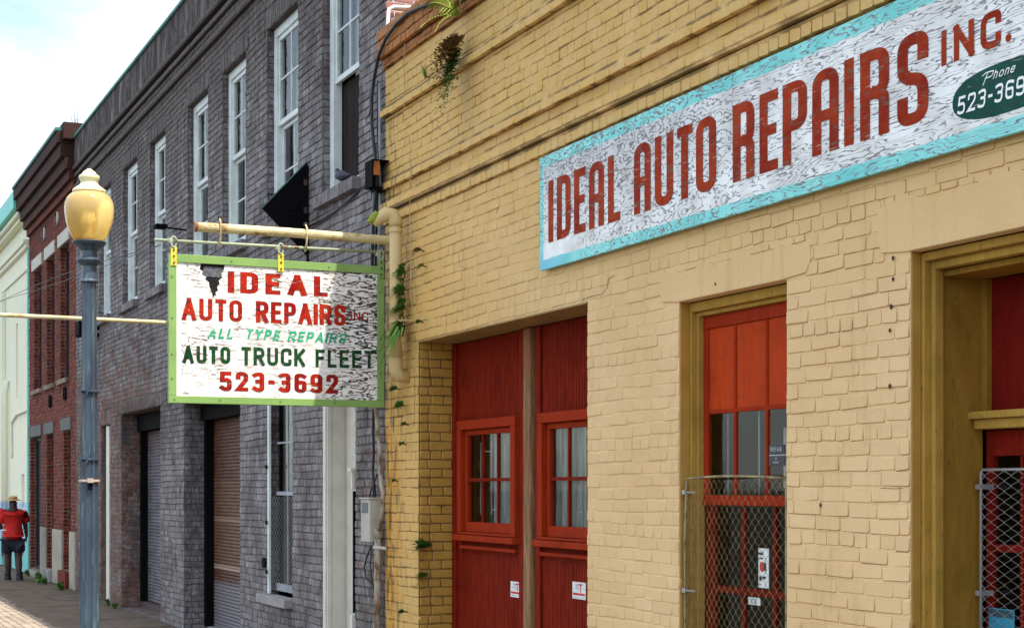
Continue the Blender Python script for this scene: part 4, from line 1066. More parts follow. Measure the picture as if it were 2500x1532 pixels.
b = MB(); b.box(-25.56, -22.61, .25, .40, 2.80, 3.06); b.build('shutter_box', BLK, GRY)
b = MB(); b.box(-21.08, -18.18, .22, .38, 2.80, 3.01); b.build('shutter_box', BLK, GRY)
# ground floor window with white casing and mesh
wn = MB(); wn.box(-16.985, -16.925, .0, .03, .74, 2.99); wn.box(-16.08, -16.04, .03, .10, .74, 2.99); wn.box(-16.934, -16.08, .03, .10, 2.93, 2.99)
gw = wn.build('window', WHT, GRY, bevel=.006)
b = MB(); b.box(-16.93, -16.085, .085, .11, 1.82, 1.86); b.box(-16.93, -16.085, .085, .11, .78, .86); b.box(-16.52, -16.50, .09, .105, .86, 1.82); b.box(-16.52, -16.50, .09, .105, 1.86, 2.93); b.box(-16.93, -16.52, .091, .104, 2.38, 2.40); b.box(-16.50, -16.085, .091, .104, 2.38, 2.40); b.build('sash', GCB, gw)
for (p, r_) in ((-16.93, -16.52), (-16.50, -16.085)):
    q = MB(); q.box(p, r_, .098, .101, .86, 1.82); q.build('pane', GLS, gw); q = MB(); q.box(p, r_, .097, .1, 1.86, 2.93); q.build('pane', GLS, gw)
b = MB(); b.box(-17.14, -16.02, -.09, .08, .64, .735); b.build('sill', CONC, gw, bevel=.008)
for zz_ in (2.13, 1.52, .98):
    b = MB(); b.box(-16.965, -16.925, -.03, -.0125, zz_-.02, zz_+.02); b.build('hinge', BLK, gw)
def chain2(x0, x1, z0, z1, y, m, parent): return chain(x0, x1, z0, z1, y, .05, .07, .0018, m, parent)
chain2(-16.925, -16.09, .78, 1.80, .04, STEEL, gw)
b = MB(); b.box(-17.14, -17.02, -.02, .006, 1.02, 1.13); b.build('missing_brick', BLK, GRY)
# cream doorway
b = MB(); b.box(-14.86, -14.78, -.035, .25, .0, 3.0); b.box(-14.779, -14.755, -.02, .02, 0, 3.0)
b.box(-14.779, -14.765, .021, .25, 0, 3.0); b.box(-14.02, -13.985, -.03, .02, 1.88, 2.05); b.box(-14.08, -13.975, -.045, .03, 2.051, 2.085)
b.box(-14.05, -13.985, -.03, .03, .0, .72)
pd = b.build('doorway_casing', CRM, GRY, bevel=.004)
b = MB(); b.box(-14.764, -13.99, .20, .24, 0, 3.0); b.build('door', simple('dark_door', (.03,.028,.03), .6), pd)
b = MB(); b.box(-14.75, -14.745+.55, .17, .199, 0, 3.0); b.build('door_casing', CRM, pd, bevel=.004)
b = MB(); b.box(-14.02, -13.985, -.012, .015, .74, 1.87); b.build('iron_strip', BLK, pd)
# white door post of the far doorway
b = MB(); b.box(-27.18, -26.92, .05, .12, .0, 2.94); wp = b.build('white_door', CRM, GRY, bevel=.005)
b = MB(); b.box(-26.918, -26.56, .09, .13, 0, 2.94); b.build('door_leaf', simple('dim_door', (.10,.09,.09)), wp)
# bare red brick side wall above the shop roof
sb = field((GX1+.012, 0, 0), (0,1,0), (1,0,0), 3.0, 5.4, 8.2, [], rng, gap=.012, wob=.002)
q = MB(); q.box(GX1+.001, GX1+.006, .02, 9.0, 5.4, 8.1); q.build('side_wall', simple('side_mortar', (.50,.46,.43), .9), GRY)
emit_bricks(sb, SB, GRY, 0)
b = MB(); xq = GX1+.05; pts = []
for (u, v) in ((944, 120), (946, 60), (950, 22), (962, 17), (1000, 19), (1045, 26)):
    y_, z_ = WP(u, v, xq); pts.append((xq, max(y_, -.02), z_))
b.tube(pts, .017, 8); wc = empty('white_conduit', (xq, .2, 5.9), 'white conduit bent over the bare brick side wall above shop roof', 'conduit'); b.build('pipe', WHT, wc, smooth=True)

# ---- cables and conduits at the joint of the two buildings
def wirep(pts, y): return [(W(u, v, y)[0], y, W(u, v, y)[1]) for u, v in pts]
Z3 = lambda L: [(500+a/1.972, b_/1.972) for a, b_ in L]
Z4 = lambda L: [(560+a/2.735, 980+b_/2.735) for a, b_ in L]
cb = empty('cable_bundle', (-13.4, -.05, 3.5), 'thick black cable curving from roof down the joint of grey and yellow buildings', 'cable')
b = MB(); b.tube(wirep(Z3([(1110,18),(1040,35),(980,62),(925,112),(872,185),(838,265),(814,380),(803,480),(804,600),(814,700),(824,790),(826,900),(817,1000),(810,1100),(806,1260),(806,1330)]), -.10), .0155, 8); b.build('cable', CBL, cb, smooth=True)
b = MB(); b.tube(wirep(Z3([(803,500),(790,560),(775,575),(778,590),(800,590)]), -.07), .006, 6); b.build('loop', CBL, cb, smooth=True)
b = MB(); b.tube(wirep(Z3([(835,390),(832,600),(838,800),(828,1000),(822,1290)]), -.04), .010, 6); b.build('cable', CBL, cb, smooth=True)
b = MB(); b.tube(wirep(Z3([(495,1092),(560,1062),(640,1010),(700,958),(750,905),(775,893),(800,895),(806,950),(818,1010)]), -.02), .010, 6); b.build('cable', CBL, cb, smooth=True)
b = MB(); b.tube(wirep(Z3([(190,1235),(260,1190),(330,1160),(420,1120),(500,1092)]), -.02), .008, 6); b.build('cable', CBL, cb, smooth=True)
gc = empty('grey_conduit', (-13.3, -.03, 3.6), 'straight grey conduit beside the black cable on grey wall', 'conduit')
b = MB(); b.tube(wirep(Z3([(842,400),(842,700),(845,1010),(836,1300)]), -.03), .013, 8); b.build('pipe', GCB, gc, smooth=True)
b = MB(); b.tube(wirep(Z3([(810,880),(812,1000),(800,1110),(803,1290)]), -.05), .008, 6); b.build('pipe', GCB, gc, smooth=True)
rcn = empty('rusty_conduit', (-13.25, -.05, .5), 'peeling rusty conduit pipe with clamp running down beside the meter box', 'conduit')
b = MB(); b.tube(wirep(Z4([(960,-60),(978,60),(990,190),(1003,310),(1000,400),(1012,540),(1024,620),(1018,740),(996,860)]), -.06), .019, 10); b.build('upper_pipe', CNDT, rcn, smooth=True)
b = MB(); b.tube(wirep(Z4([(993,850),(990,1000),(988,1250),(984,1640)]), -.06), .030, 12); b.build('lower_pipe', CNDT, rcn, smooth=True)
b = MB(); b.tube(wirep(Z4([(995,862),(994,905)]), -.06), .037, 12); b.build('coupling', CNDT, rcn)
p0, p1 = wirep(Z4([(962,968),(1045,968)]), -.095); b = MB(); b.box(p0[0], p1[0], -.10, -.09, p0[2]-.012, p0[2]+.012); b.build('clamp', GBOX, rcn)
b = MB(); b.tube(wirep(Z4([(962,30),(960,200),(964,330),(958,470),(972,600),(975,760),(968,860)]), -.04), .013, 6)
b.tube(wirep(Z4([(985,480),(970,540),(945,600),(935,640)]), -.05), .006, 6); b.tube(wirep(Z4([(1000,470),(975,520),(960,590),(962,660)]), -.055), .005, 6)
b.tube(wirep(Z4([(950,960),(915,1040),(900,1110),(915,1180),(955,1215)]), -.04), .008, 6); b.tube(wirep(Z4([(955,980),(940,1080),(950,1180),(968,1260)]), -.05), .006, 6)
bc = empty('loose_wires', (-13.4, -.04, 1.0), 'loose black wires looping round the meter box', 'wires'); b.build('wires', CBL, bc, smooth=True)
mb_ = empty('meter_box', (-13.65, 0, 1.42), 'tall narrow beige metal box on grey brick beside the rusty conduit', 'meter box')
xa_, zt2 = W(560+885/2.735, 980+650/2.735, -.10); xb_, _ = W(560+938/2.735, 980+650/2.735, -.10); zb2 = W(560+885/2.735, 980+930/2.735, -.10)[1]
b = MB(); b.box(xa_, xb_+.03, -.11, .0, zb2, zt2); b.build('case', GBOX, mb_, bevel=.004)
b = MB(); b.box(xa_-.01, xb_+.04, -.125, .0, zt2+.002, zt2+.016); b.build('rain_cap', GBOX, mb_)
b = MB(); b.box(xa_+.03, xb_-.02, -.114, -.1105, zt2-.12, zt2-.03); b.build('plate', simple('grey_window', (.12,.12,.13)), mb_)

# ---- black triangular sign plate
tr = empty('triangular_sign', (-15.45, 0, 4.3), 'black triangular steel sign pointing out from the grey wall below white windows', 'sign')
b = MB(); b.prism([(-.01, 5.19), (-.475, 4.695), (-.01, 4.25)], -15.49, -15.45); b.build('plate', BLK, tr, bevel=.003)
b = MB(); b.prism([(-.015, 5.20), (-.485, 4.697), (-.475, 4.690), (-.015, 5.185)], -15.495, -15.445); b.build('edge_strip', simple('dull_teal_edge', (.03,.09,.08)), tr)
b = MB(); b.tube([(-15.44, -.012, 5.15), (-15.44, -.012, 4.1)], .012, 6); b.tube([(-15.47,-.40,4.78),(-15.47,-.42,4.84),(-15.7,0,4.9)], .006, 6); b.build('bracket', BLK, tr)
b = MB()
for zz_ in (4.45, 4.70, 4.98): b.box(-15.50, -15.43, -.05, -.001, zz_-.03, zz_+.03)
b.build('mounting_plate', AN, tr)
b = MB(); b.box(-15.452, -15.444, -.30, -.03, 4.69, 4.71); b.build('stiffener', BLK, tr)
# ---- small black lamp arm by the third far window
fx, fz = W(402, 553, -.3)
fl_ = empty('wall_lamp', (fx, 0, fz), 'small black lamp on a short arm on grey wall above the rod end', 'lamp')
b = MB(); b.box(fx-.16, fx+.02, -.42, -.26, fz-.02, fz+.035); b.build('lamp_head', BLK, fl_, bevel=.012)
b = MB(); b.tube([(fx-.05,.0,fz-.02),(fx-.05,-.3,fz)], .012, 6); b.build('arm', BLK, fl_)

# ================================================================== RED BUILDING
RX0, RX1, RTOP = -36.45, -30.012, 8.5
RED = empty('red_brick_building', (-33, 0, 0), 'dark red brick two storey building with pale lintels beyond the street lamp', 'building')
HR_ = [(-35.75,-34.53,4.0,6.60), (-33.85,-32.70,4.0,6.60), (-32.0,-30.85,4.0,6.60), (-36.3,-34.55,0.12,3.0), (-33.84,-32.83,.25,3.0), (-31.61,-30.66,.32,3.0)]
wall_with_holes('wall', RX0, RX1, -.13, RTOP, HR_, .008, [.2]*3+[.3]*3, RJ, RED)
w = RX1-RX0; rng = random.Random(44)
stone = [(-34.55,-33.84,0,1.08), (-32.83,-31.61,0,1.08), (-30.66,-30.02,0,1.08)]
lin = [(-35.87,-34.40,6.60,6.85), (-33.97,-32.58,6.60,6.85), (-32.12,-30.73,6.60,6.85), (-36.42,-34.45,3.0,3.24), (-33.98,-32.70,3.0,3.24), (-31.75,-30.52,3.0,3.24)]
fl = field((RX0,0,0), (1,0,0), (0,-1,0), w, 0, 7.45, [(a-RX0,b_-RX0,c,d) for a,b_,c,d in HR_+stone+lin], rng, gap=.012, pj=.004, wob=.003)
for (a, b_, c, d) in HR_: fl += field((a,.012,0), (0,1,0), (1,0,0), .2, c, d, [], rng, proud=.007, bond=2, wob=0, gap=.013)
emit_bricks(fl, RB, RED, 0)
for k, (z0, z1, p) in enumerate(((7.45,7.60,.06), (7.60,7.78,.13), (7.78,8.0,.20), (8.0,8.25,.28), (8.25,8.46,.34))):
    q = MB(); q.box(RX0+.002, RX1-.002, -p, .006, z0, z1-.004); q.build('cornice', RB, RED, bevel=.01)
q = MB(); q.box(RX0, RX1, -.37, .3, 8.47, 8.53); q.build('coping', simple('teal_coping', (.03,.13,.11)), RED)
LST = simple('pale_lintel', (.50,.47,.41), .8, var=.15); LDK = simple('dark_lintel', (.10,.10,.10), .8)
for i, (a, b_, c, d) in enumerate(lin):
    q = MB(); q.box(a+.004, b_-.004, -.03, .05, c+.003, d-.003); q.build('lintel', LST if i < 3 else LDK, RED, bevel=.006)
SST = simple('stone_base', (.34,.30,.24), .85, var=.2, vs=4)
for (a, b_, c, d) in stone: q = MB(); q.box(a+.004, b_-.004, -.03, .06, 0, d-.004); q.build('pier_base', SST, RED, bevel=.01)
SHU = simple('dark_shutter', (.012,.014,.022), .6)
for i, (a, b_, c, d) in enumerate(HR_):
    q = MB(); q.box(a+.01, b_-.01, .17, .19, c+.005, d-.005)
    x = a+.01; nm = 'shutter_panel' if i < 3 else 'door_panel'
    f = q.build(nm, SHU, RED)
    q = MB(); frame(q, a+.015, b_-.015, c+.01, d-.01, .07, .13, .168); q.box((a+b_)/2-.03, (a+b_)/2+.03, .135, .165, c+.08, d-.08); q.build('frame', SHU, f)
    if i < 3: q = MB(); q.box(a-.06, b_+.06, -.06, .12, c-.09, c-.002); q.build('sill', LST if i == 9 else RJ, RED)
    else: q = MB(); q.box(a+.005, b_-.005, -.10, .15, 0, c-.003); q.build('step', CONC if i < 5 else RB, RED, bevel=.01)
for (zu, zv, hh) in ((222,275,36), (290,195,36), (255,1130,40), (330,1090,38)):
    x_, z_ = W(zu/2.097, 440+zv/2.097, -.02); q = MB(); n = 14
    q.add([(x_+.16*cos(2*pi*k/n), -.03, z_+.13*sin(2*pi*k/n)) for k in range(n)]+[(x_+.16*cos(2*pi*k/n), .0, z_+.13*sin(2*pi*k/n)) for k in range(n)], [tuple(range(n))]+[(k,(k+1)%n,(k+1)%n+n,k+n) for k in range(n)])
    q.build('tie_plate', LST if zv < 400 else BLK, RED); q = MB(); q.box(x_-.02, x_+.02, -.045, -.031, z_-.12, z_+.12); q.build('tie_bar', BLK, RED)

# ================================================================== CREAM BUILDING
CRB = empty('cream_building', (-45, 0, 0), 'pale cream stuccoed building with turquoise eaves at left edge of street', 'building')
def cream():
    g = G('cream_stucco', .8, .25)
    c = g.mix(g.mr(g.noise(1.2, (1,1,.6), 5), .35, .65), (.80,.77,.55), (.74,.74,.60))
    c = g.mix(g.mul(g.mr(g.noise(9, (1,1,.4), 5, .7), .58, .7), .4), c, (.45,.44,.33))
    c = g.mix(g.mr(g.z, 1.60, 1.54), c, (.40,.52,.62)); c = g.mix(g.mr(g.z, .72, .66), c, (.20,.50,.48))
    g.col(c); g.bump(g.noise(20), .2, .005); return g.m
CRS = cream(); TEA = simple('turquoise_trim', (.16,.58,.50), .55, var=.12)
CX0, CX1 = -64.0, -36.47
cw_ = [(-37.75,-37.25,1.46,2.21), (-38.75,-38.40,4.0,5.74), (-43.2,-42.2,.1,2.9), (-46.5,-45.2,3.9,6.3), (-50.5,-49.2,3.9,6.3), (-47.5,-46.2,.1,2.9), (-54.5,-53.2,3.9,6.3)]
wall_with_holes('wall', CX0, CX1, -.13, 8.35, cw_, .0, [.15]*7, CRS, CRB)
for z0, z1, p in ((6.75,6.82,.04), (7.22,7.32,.08), (7.32,7.42,.13), (7.86,7.95,.16), (7.95,8.06,.24)):
    q = MB(); q.box(CX0+.01, CX1-.01, -p, .0-.002, z0, z1-.003); q.build('moulding', CRS, CRB, bevel=.012)
q = MB(); q.box(CX0, CX1-.004, -.34, .3, 8.07, 8.48); q.build('eaves', TEA, CRB, bevel=.015)
q = MB(); q.box(CX1-.13, CX1-.008, -.03, -.001, 0, 7.2); q.build('corner_strip', TEA, CRB)
for (a, b_, c, d) in cw_:
    q = MB(); q.box(a+.02, b_-.02, .10, .14, c+.02, d-.02); f = q.build('window', simple('ochre_pane', (.50,.45,.18)) if a == -37.75 else (GBOX if a == -38.75 else SHU), CRB)
    q = MB(); frame(q, a+.005, b_-.005, c+.005, d-.005, .05, .05, .099); q.build('frame', CRS, f)
q = MB(); q.box(-41.35, -40.75, -.10, -.002, 0, 6.7); q.build('pilaster', CRS, CRB, bevel=.01)
for xx_ in (-40.55, -40.1):
    q = MB(); q.tube([(xx_,-.08,.2),(xx_,-.08,4.2),(xx_+.08,-.04,4.5)], .05, 8); q.build('drainpipe', CRS, CRB, smooth=True)
q = MB(); q.tube([(-39.3,-.03,2.6),(-39.3,-.03,3.45),(-38.4,-.03,3.6),(-36.7,-.03,3.62)], .025, 6); q.build('conduit', CRM, CRB)
q = MB(); q.box(-41.9, -41.7, -.42, .0, 3.2, 3.36); q.build('wall_box', simple('brown_box', (.12,.05,.03)), CRB)
# long trough of the horizon beyond: the street goes on with plain far houses
for k, (a, b_, zz_, mat_) in enumerate(((-78, -64.03, 7.2, SB), (-96, -78.03, 9.0, CRS), (-120, -96.03, 7.6, SB))):
    fb_ = empty('far_house', ((a+b_)/2, 0, 0), ('brick','cream','low brick')[k]+' house farther down the street, mostly hidden', 'house')
    q = MB(); q.box(a, b_, 0, 9, -.1, zz_); q.build('wall', mat_, fb_); q = MB(); q.box(a-.05, b_+.05, -.2, 9.2, zz_+.004, zz_+.3); q.build('cornice', CONC, fb_)
    for j in range(4):
        xx_ = a+1.5+j*(b_-a-2)/4; q = MB(); q.box(xx_, xx_+1.1, -.02, -.004, 3.8, 5.8); q.build('window', SHU, fb_)

# ================================================================== STREET LAMP
LX = -12.56; LY = WP(218, 900, LX)[0]
lp = empty('street_lamp', (LX, LY, 0), 'slate blue fluted cast iron street lamp with amber acorn globe', 'street lamp')
def lamp_paint():
    g = G('slate_blue_paint', .42, .5)
    c = g.mix(g.mr(g.noise(3, (2,2,.6), 5), .35, .65), (.022,.035,.060), (.042,.068,.090))
    c = g.mix(g.mul(g.mr(g.noise(9, (2.5,2.5,.35), 5, .7), .56, .64), .7), c, (.11,.155,.175))
    c = g.mix(g.mul(g.mr(g.noise(7, (2,2,.5), 5, .7), .60, .66), g.mr(g.z, 2.0, 1.0), .9), c, (.012,.02,.035))
    g.col(c); g.bump(g.noise(40, (1,1,.5), 4), .25, .002); return g.m
LPM = lamp_paint()
def amber():
    g = G('amber_globe', .18, .5)
    g.col(g.mix(g.mr(g.z, 3.85, 4.18), (.86,.55,.13), (.92,.68,.28))); g.b.inputs['Subsurface Weight'].default_value = .15; g.b.inputs['Subsurface Radius'].default_value = (.08,.06,.02)  # paler towards the top: highlight put into the glass colour
    g.b.inputs['Transmission Weight'].default_value = .62; g.b.inputs['Roughness'].default_value = .30; g.b.inputs['IOR'].default_value = 1.12; g.b.inputs['Coat Weight'].default_value = .4; g.b.inputs['Coat Roughness'].default_value = .08
    return g.m
q = MB(); n = 48; vs = []; fs = []; zs_ = [.75, 1.2, 1.8, 2.4, 3.0, 3.487]
for z_ in zs_:
    r0 = .078 - (z_-.75)*(.078-.054)/(3.487-.75)
    for k in range(n):
        ph = (k % 4); rr = r0*(1, .93, .895, .93)[ph]; a = 2*pi*k/n; vs.append((LX+rr*cos(a), LY+rr*sin(a), z_))
for i in range(len(zs_)-1):
    for k in range(n): fs.append((i*n+k, i*n+(k+1)%n, (i+1)*n+(k+1)%n, (i+1)*n+k))
q.add(vs, fs); q.build('shaft', LPM, lp)
q = MB(); q.lathe([(.22,0),(.22,.12),(.19,.16),(.185,.42),(.15,.50),(.12,.56),(.10,.64),(.098,.70),(.086,.749)], (LX,LY,0), 16); q.build('base', LPM, lp)
q = MB(); q.lathe([(.056,3.488),(.073,3.492),(.073,3.505),(.063,3.515),(.058,3.56),(.055,3.60),(.055,3.62),(.075,3.632),(.096,3.655),(.097,3.667),(.085,3.676),(.062,3.69),(.058,3.735),(.085,3.765),(.122,3.785),(.130,3.80),(.130,3.808),(.10,3.812)], (LX,LY,0), 40); q.build('capital', LPM, lp, smooth=False, bevel=.002)
q = MB(); q.lathe([(.095,3.8125),(.115,3.815),(.135,3.85),(.158,3.90),(.176,3.96),(.186,4.03),(.187,4.07),(.182,4.11),(.168,4.145),(.145,4.17),(.124,4.184),(.10,4.185)], (LX,LY,0), 48); q.build('globe', amber(), lp, smooth=True)
q = MB(); q.lathe([(.02,3.814),(.045,3.83),(.045,3.86),(.03,3.88),(.05,3.93),(.058,3.98),(.04,4.03),(.004,4.045)], (LX,LY,0), 20); q.build('bulb', simple('milky_bulb', (.8,.75,.6), .3), lp, smooth=True)
q = MB(); q.lathe([(.123,4.1855),(.127,4.19),(.127,4.208),(.118,4.214),(.108,4.222),(.085,4.238),(.068,4.255),(.064,4.272),(.074,4.288),(.080,4.305),(.077,4.318),(.060,4.328),(.052,4.336),(.050,4.345),(.036,4.356),(.022,4.366),(.012,4.374),(.002,4.376)], (LX,LY,0), 36); q.build('finial', simple('cream_finial', (.66,.60,.36), .35, var=.06), lp, smooth=True)
for v_ in (955, 1121):
    z_ = 1.9+(1190-v_)*.00318; q = MB(); q.lathe([(.074,-.008),(.077,-.006),(.077,.006),(.074,.008)], (LX,LY,z_), 24); q.tube([(LX+.05,LY-.06,z_),(LX+.085,LY-.085,z_)], .014, 6); q.tube([(LX+.07,LY-.03,z_-.03),(LX+.07,LY-.03,z_+.02)], .010, 6); q.build('clamp', LPM, lp)
q = MB(); z_ = 1.9+(1190-1173)*.00318; q.lathe([(.077,-.009),(.079,-.007),(.079,.007),(.077,.009)], (LX,LY,z_), 24); q.box(LX+.07, LX+.10, LY-.03, LY+.015, z_-.014, z_+.02); q.build('strap', simple('tarnished_strap', (.42,.33,.26)), lp)
q = MB(); q.box(LX+.07, LX+.085, LY-.02, LY+.01, z_-.07, z_-.02); q.build('socket_hole', BLK, lp)

# ================================================================== PERSON
def skin(name, pts, edges, rad, m, parent, root=0, sub=1):
    me = bpy.data.meshes.new(name); c = Vector(pts[root]); me.from_pydata([tuple(Vector(p)-c) for p in pts], edges, [])
    me.materials.append(m); o = bpy.data.objects.new(name, me); link(o, parent, c)
    s_ = o.modifiers.new('skin', 'SKIN'); s_.use_smooth_shade = True; s_.branch_smoothing = .3
    if not me.skin_vertices: me.attributes.new
    bpy.context.view_layer.objects.active = o
    sv = me.skin_vertices
    if len(sv) == 0:
        with bpy.context.temp_override(object=o, active_object=o): bpy.ops.mesh.customdata_skin_add()
        sv = me.skin_vertices
    for i, r in enumerate(rad):
        sv[0].data[i].radius = (r if isinstance(r, tuple) else (r, r)); sv[0].data[i].use_root = (i == root)
    u = o.modifiers.new('sub', 'SUBSURF'); u.levels = sub; u.render_levels = sub
    return o
PX_ = -34.0; PY_ = WP(32, 1300, PX_)[0]
pr = empty('person', (PX_, PY_, 0), 'person walking away in red shirt, dark shorts and straw hat', 'person')
F_, Rr = Vector((-1, 0, 0)), Vector((0, 1, 0))
def bp(f, r, z): return tuple(Vector((PX_, PY_, 0)) + F_*f + Rr*r + Vector((0, 0, z)))
SKN = simple('dark_skin', (.045, .022, .014), .55, var=.1, bump=0)
P = [bp(0,0,.90), bp(0,0,1.10), bp(.0,0,1.32), bp(0,0,1.42), bp(.02,0,1.50), bp(.035,0,1.59), bp(.03,0,1.655)]
Rd = [(.14,.11), (.135,.105), (.17,.11), (.12,.08), .065, .10, .075]
E_ = [(0,1),(1,2),(2,3),(3,4),(4,5),(5,6)]
def chain_(pts, rads, start):
    global P, Rd, E_
    prev = start
    for p, r in zip(pts, rads): P.append(bp(*p)); Rd.append(r); E_.append((prev, len(P)-1)); prev = len(P)-1
    return prev
hr = chain_([(0,.14,1.37), (-.02,.235,1.18), (.03,.265,.96), (.045,.27,.90)], [.07,.056,.042,.034], 3)
for k, (df, dz) in enumerate(((-.025,.075), (-.008,.095), (.012,.10), (.03,.09))): chain_([(.05+df*.8,.272,.86), (.055+df,.270,.86-dz*.5), (.065+df,.262,.86-dz)], [.013,.009,.008], hr)
chain_([(.085,.262,.87), (.098,.255,.835)], [.011,.009], hr)
hl = chain_([(0,-.14,1.37), (.02,-.25,1.19), (.20,-.22,1.06), (.26,-.20,1.06)], [.06,.045,.034,.03], 3)
for dz in (.03, .01, -.01, -.03): chain_([(.30,-.195,1.06+dz), (.345,-.185,1.055+dz), (.37,-.17,1.045+dz)], [.013,.009,.008], hl)
chain_([(.28,-.17,1.09), (.30,-.15,1.105)], [.011,.009], hl)
chain_([(0,.10,.82), (-.03,.10,.50), (-.12,.098,.30), (-.16,.095,.12), (-.06,.10,.045)], [.12,.078,.078,.05,.045], 0)
chain_([(0,-.10,.82), (.07,-.095,.50), (.075,-.09,.30), (.10,-.085,.12), (.20,-.09,.05)], [.12,.078,.078,.05,.045], 0)
skin('body', P, E_, Rd, SKN, pr)
SHT = simple('red_shirt', (.46, .010, .008), .8, var=.35, vs=7, bump=.8)
pts = [bp(0,0,1.12), bp(0,0,.98), bp(0,0,.80), bp(0,0,1.30), bp(0,0,1.40), bp(.01,0,1.45), bp(0,.18,1.40), bp(-.01,.235,1.26), bp(-.015,.250,1.16), bp(0,-.18,1.40), bp(.01,-.235,1.26), bp(.04,-.255,1.16)]
skin('shirt', pts, [(0,1),(1,2),(0,3),(3,4),(4,5),(4,6),(6,7),(7,8),(4,9),(9,10),(10,11)], [(.255,.19),(.25,.19),(.28,.21),(.285,.18),(.23,.14),(.11,.08),.125,.115,.115,.125,.115,.115], SHT, pr)
SRT = simple('dark_shorts', (.018, .016, .030), .85, var=.5, bump=.5)
pts = [bp(0,0,.84), bp(0,.10,.76), bp(-.02,.115,.66), bp(-.03,.115,.54), bp(0,-.10,.76), bp(.04,-.11,.66), bp(.06,-.11,.54)]
skin('shorts', pts, [(0,1),(1,2),(2,3),(0,4),(4,5),(5,6)], [(.21,.17),.15,.14,.135,.15,.14,.135], SRT, pr)
q = MB(); pts = [(PX_+.182*cos(t)+.0, PY_+.232*sin(t), 1.035) for t in [2*pi*k/24 for k in range(25)]]; q.tube(pts, .011, 6); q.build('apron_string', WHTP, pr, smooth=True)
q = MB()
for sgn in (1, -1):
    vs = []
    for i in range(6):
        z_ = 1.02-.52*i/5; r_ = .20+.035*i/5
        vs += [bp(.10, sgn*(r_-.015), z_), bp(.20, sgn*(r_-.07), z_)]
    q.add(vs, [(2*i,2*i+1,2*i+3,2*i+2) for i in range(5)])
q.build('apron', WHTP, pr, smooth=True, fixn=False)
q = MB(); hc = bp(.035, 0, 1.655); q.lathe([(.03,.004),(.165,-.018),(.170,-.014),(.10,.012),(.092,.016),(.088,.055),(.075,.075),(.03,.082),(.003,.08)], hc, 28); q.build('straw_hat', simple('straw', (.52,.34,.14), .8, var=.2, vs=60), pr, smooth=True)
q = MB(); q.lathe([(.0935,.017),(.0915,.034)], hc, 28); q.build('hat_band', simple('hat_band_red', (.30,.03,.02)), pr)
SHO = simple('black_boot', (.010,.010,.012), .5, bump=0)
for (f0, s_) in ((-.16,.107), (.10,-.097)):
    skin('boot', [bp(f0+.005, s_, .10), bp(f0+.0, s_, .20), bp(f0+.02, s_, .045), bp(f0+.16, s_, .035)], [(0,1),(0,2),(2,3)], [.075,.07,(.062,.055),(.055,.042)], SHO, pr)

# ================================================================== PIGEON
gx_, gz_ = W(838, 432, -.02)
pg = empty('pigeon', (gx_, -.03, 4.762), 'dark pigeon sitting on the sill of nearest upper window', 'pigeon')
def pp(a, b_, c): return (gx_-a, -.03+b_, 4.765+c)
skin('body', [pp(0,0,.07), pp(-.08,.01,.06), pp(-.17,.03,.05), pp(.07,-.01,.09), pp(.10,-.015,.135), pp(.115,-.02,.16)], [(0,1),(1,2),(0,3),(3,4),(4,5)], [(.062,.055),(.045,.04),(.028,.010),(.045,.045),.024,.026], simple('pigeon_grey', (.03,.032,.045), .6, var=.5, vs=25), pg)
q = MB(); q.add([pp(.135,-.024,.165), pp(.135,-.016,.165), pp(.135,-.020,.155), pp(.165,-.024,.155)], [(0,1,3),(1,2,3),(2,0,3),(0,2,1)]); q.build('beak', GCB, pg)
q = MB(); q.tube([pp(.0,.015,.03), pp(.0,.015,-.004)], .005, 5); q.tube([pp(.0,-.02,.03), pp(.0,-.02,-.004)], .005, 5); q.build('feet', simple('pigeon_foot', (.25,.06,.05)), pg)

# ================================================================== PLANTS
def leafmat(name, a, b_):
    g = G(name, .6, .3); g.col(g.mix(g.rnd(), a, b_)); return g.m
LF = leafmat('fern_green', (.05,.15,.018), (.14,.30,.04)); LD = leafmat('dark_leaf', (.025,.09,.012), (.08,.19,.03)); LP = leafmat('palm_green', (.16,.26,.03), (.42,.50,.10)); DRY = leafmat('dry_fern', (.10,.05,.015), (.22,.13,.04))
def blades(c, n, L, wd, out, droop, rng, spread=1.0):
    mb = MB(); c = Vector(c); out = Vector(out)
    for i in range(n):
        d = (out*rng.uniform(.2, 1) + Vector((rng.uniform(-1,1), rng.uniform(-.6,.1), rng.uniform(-.5,1)))*spread).normalized()
        l = L*rng.uniform(.5, 1.1); s_ = d.cross(Vector((rng.uniform(-.3,.3), rng.uniform(-.3,.3), 1))).normalized(); p = c + Vector((rng.uniform(-1,1), rng.uniform(-.3,.0), rng.uniform(-1,1)))*L*.15
        vs = []
        for k in range(4):
            t = k/3; q = p + d*l*t + Vector((0,0,-droop*l*t*t)); w_ = wd*(1-t)*.9 + .0008; vs += [q+s_*w_, q-s_*w_]
        mb.add(vs, [(0,1,3,2),(2,3,5,4),(4,5,7,6)])
    return mb
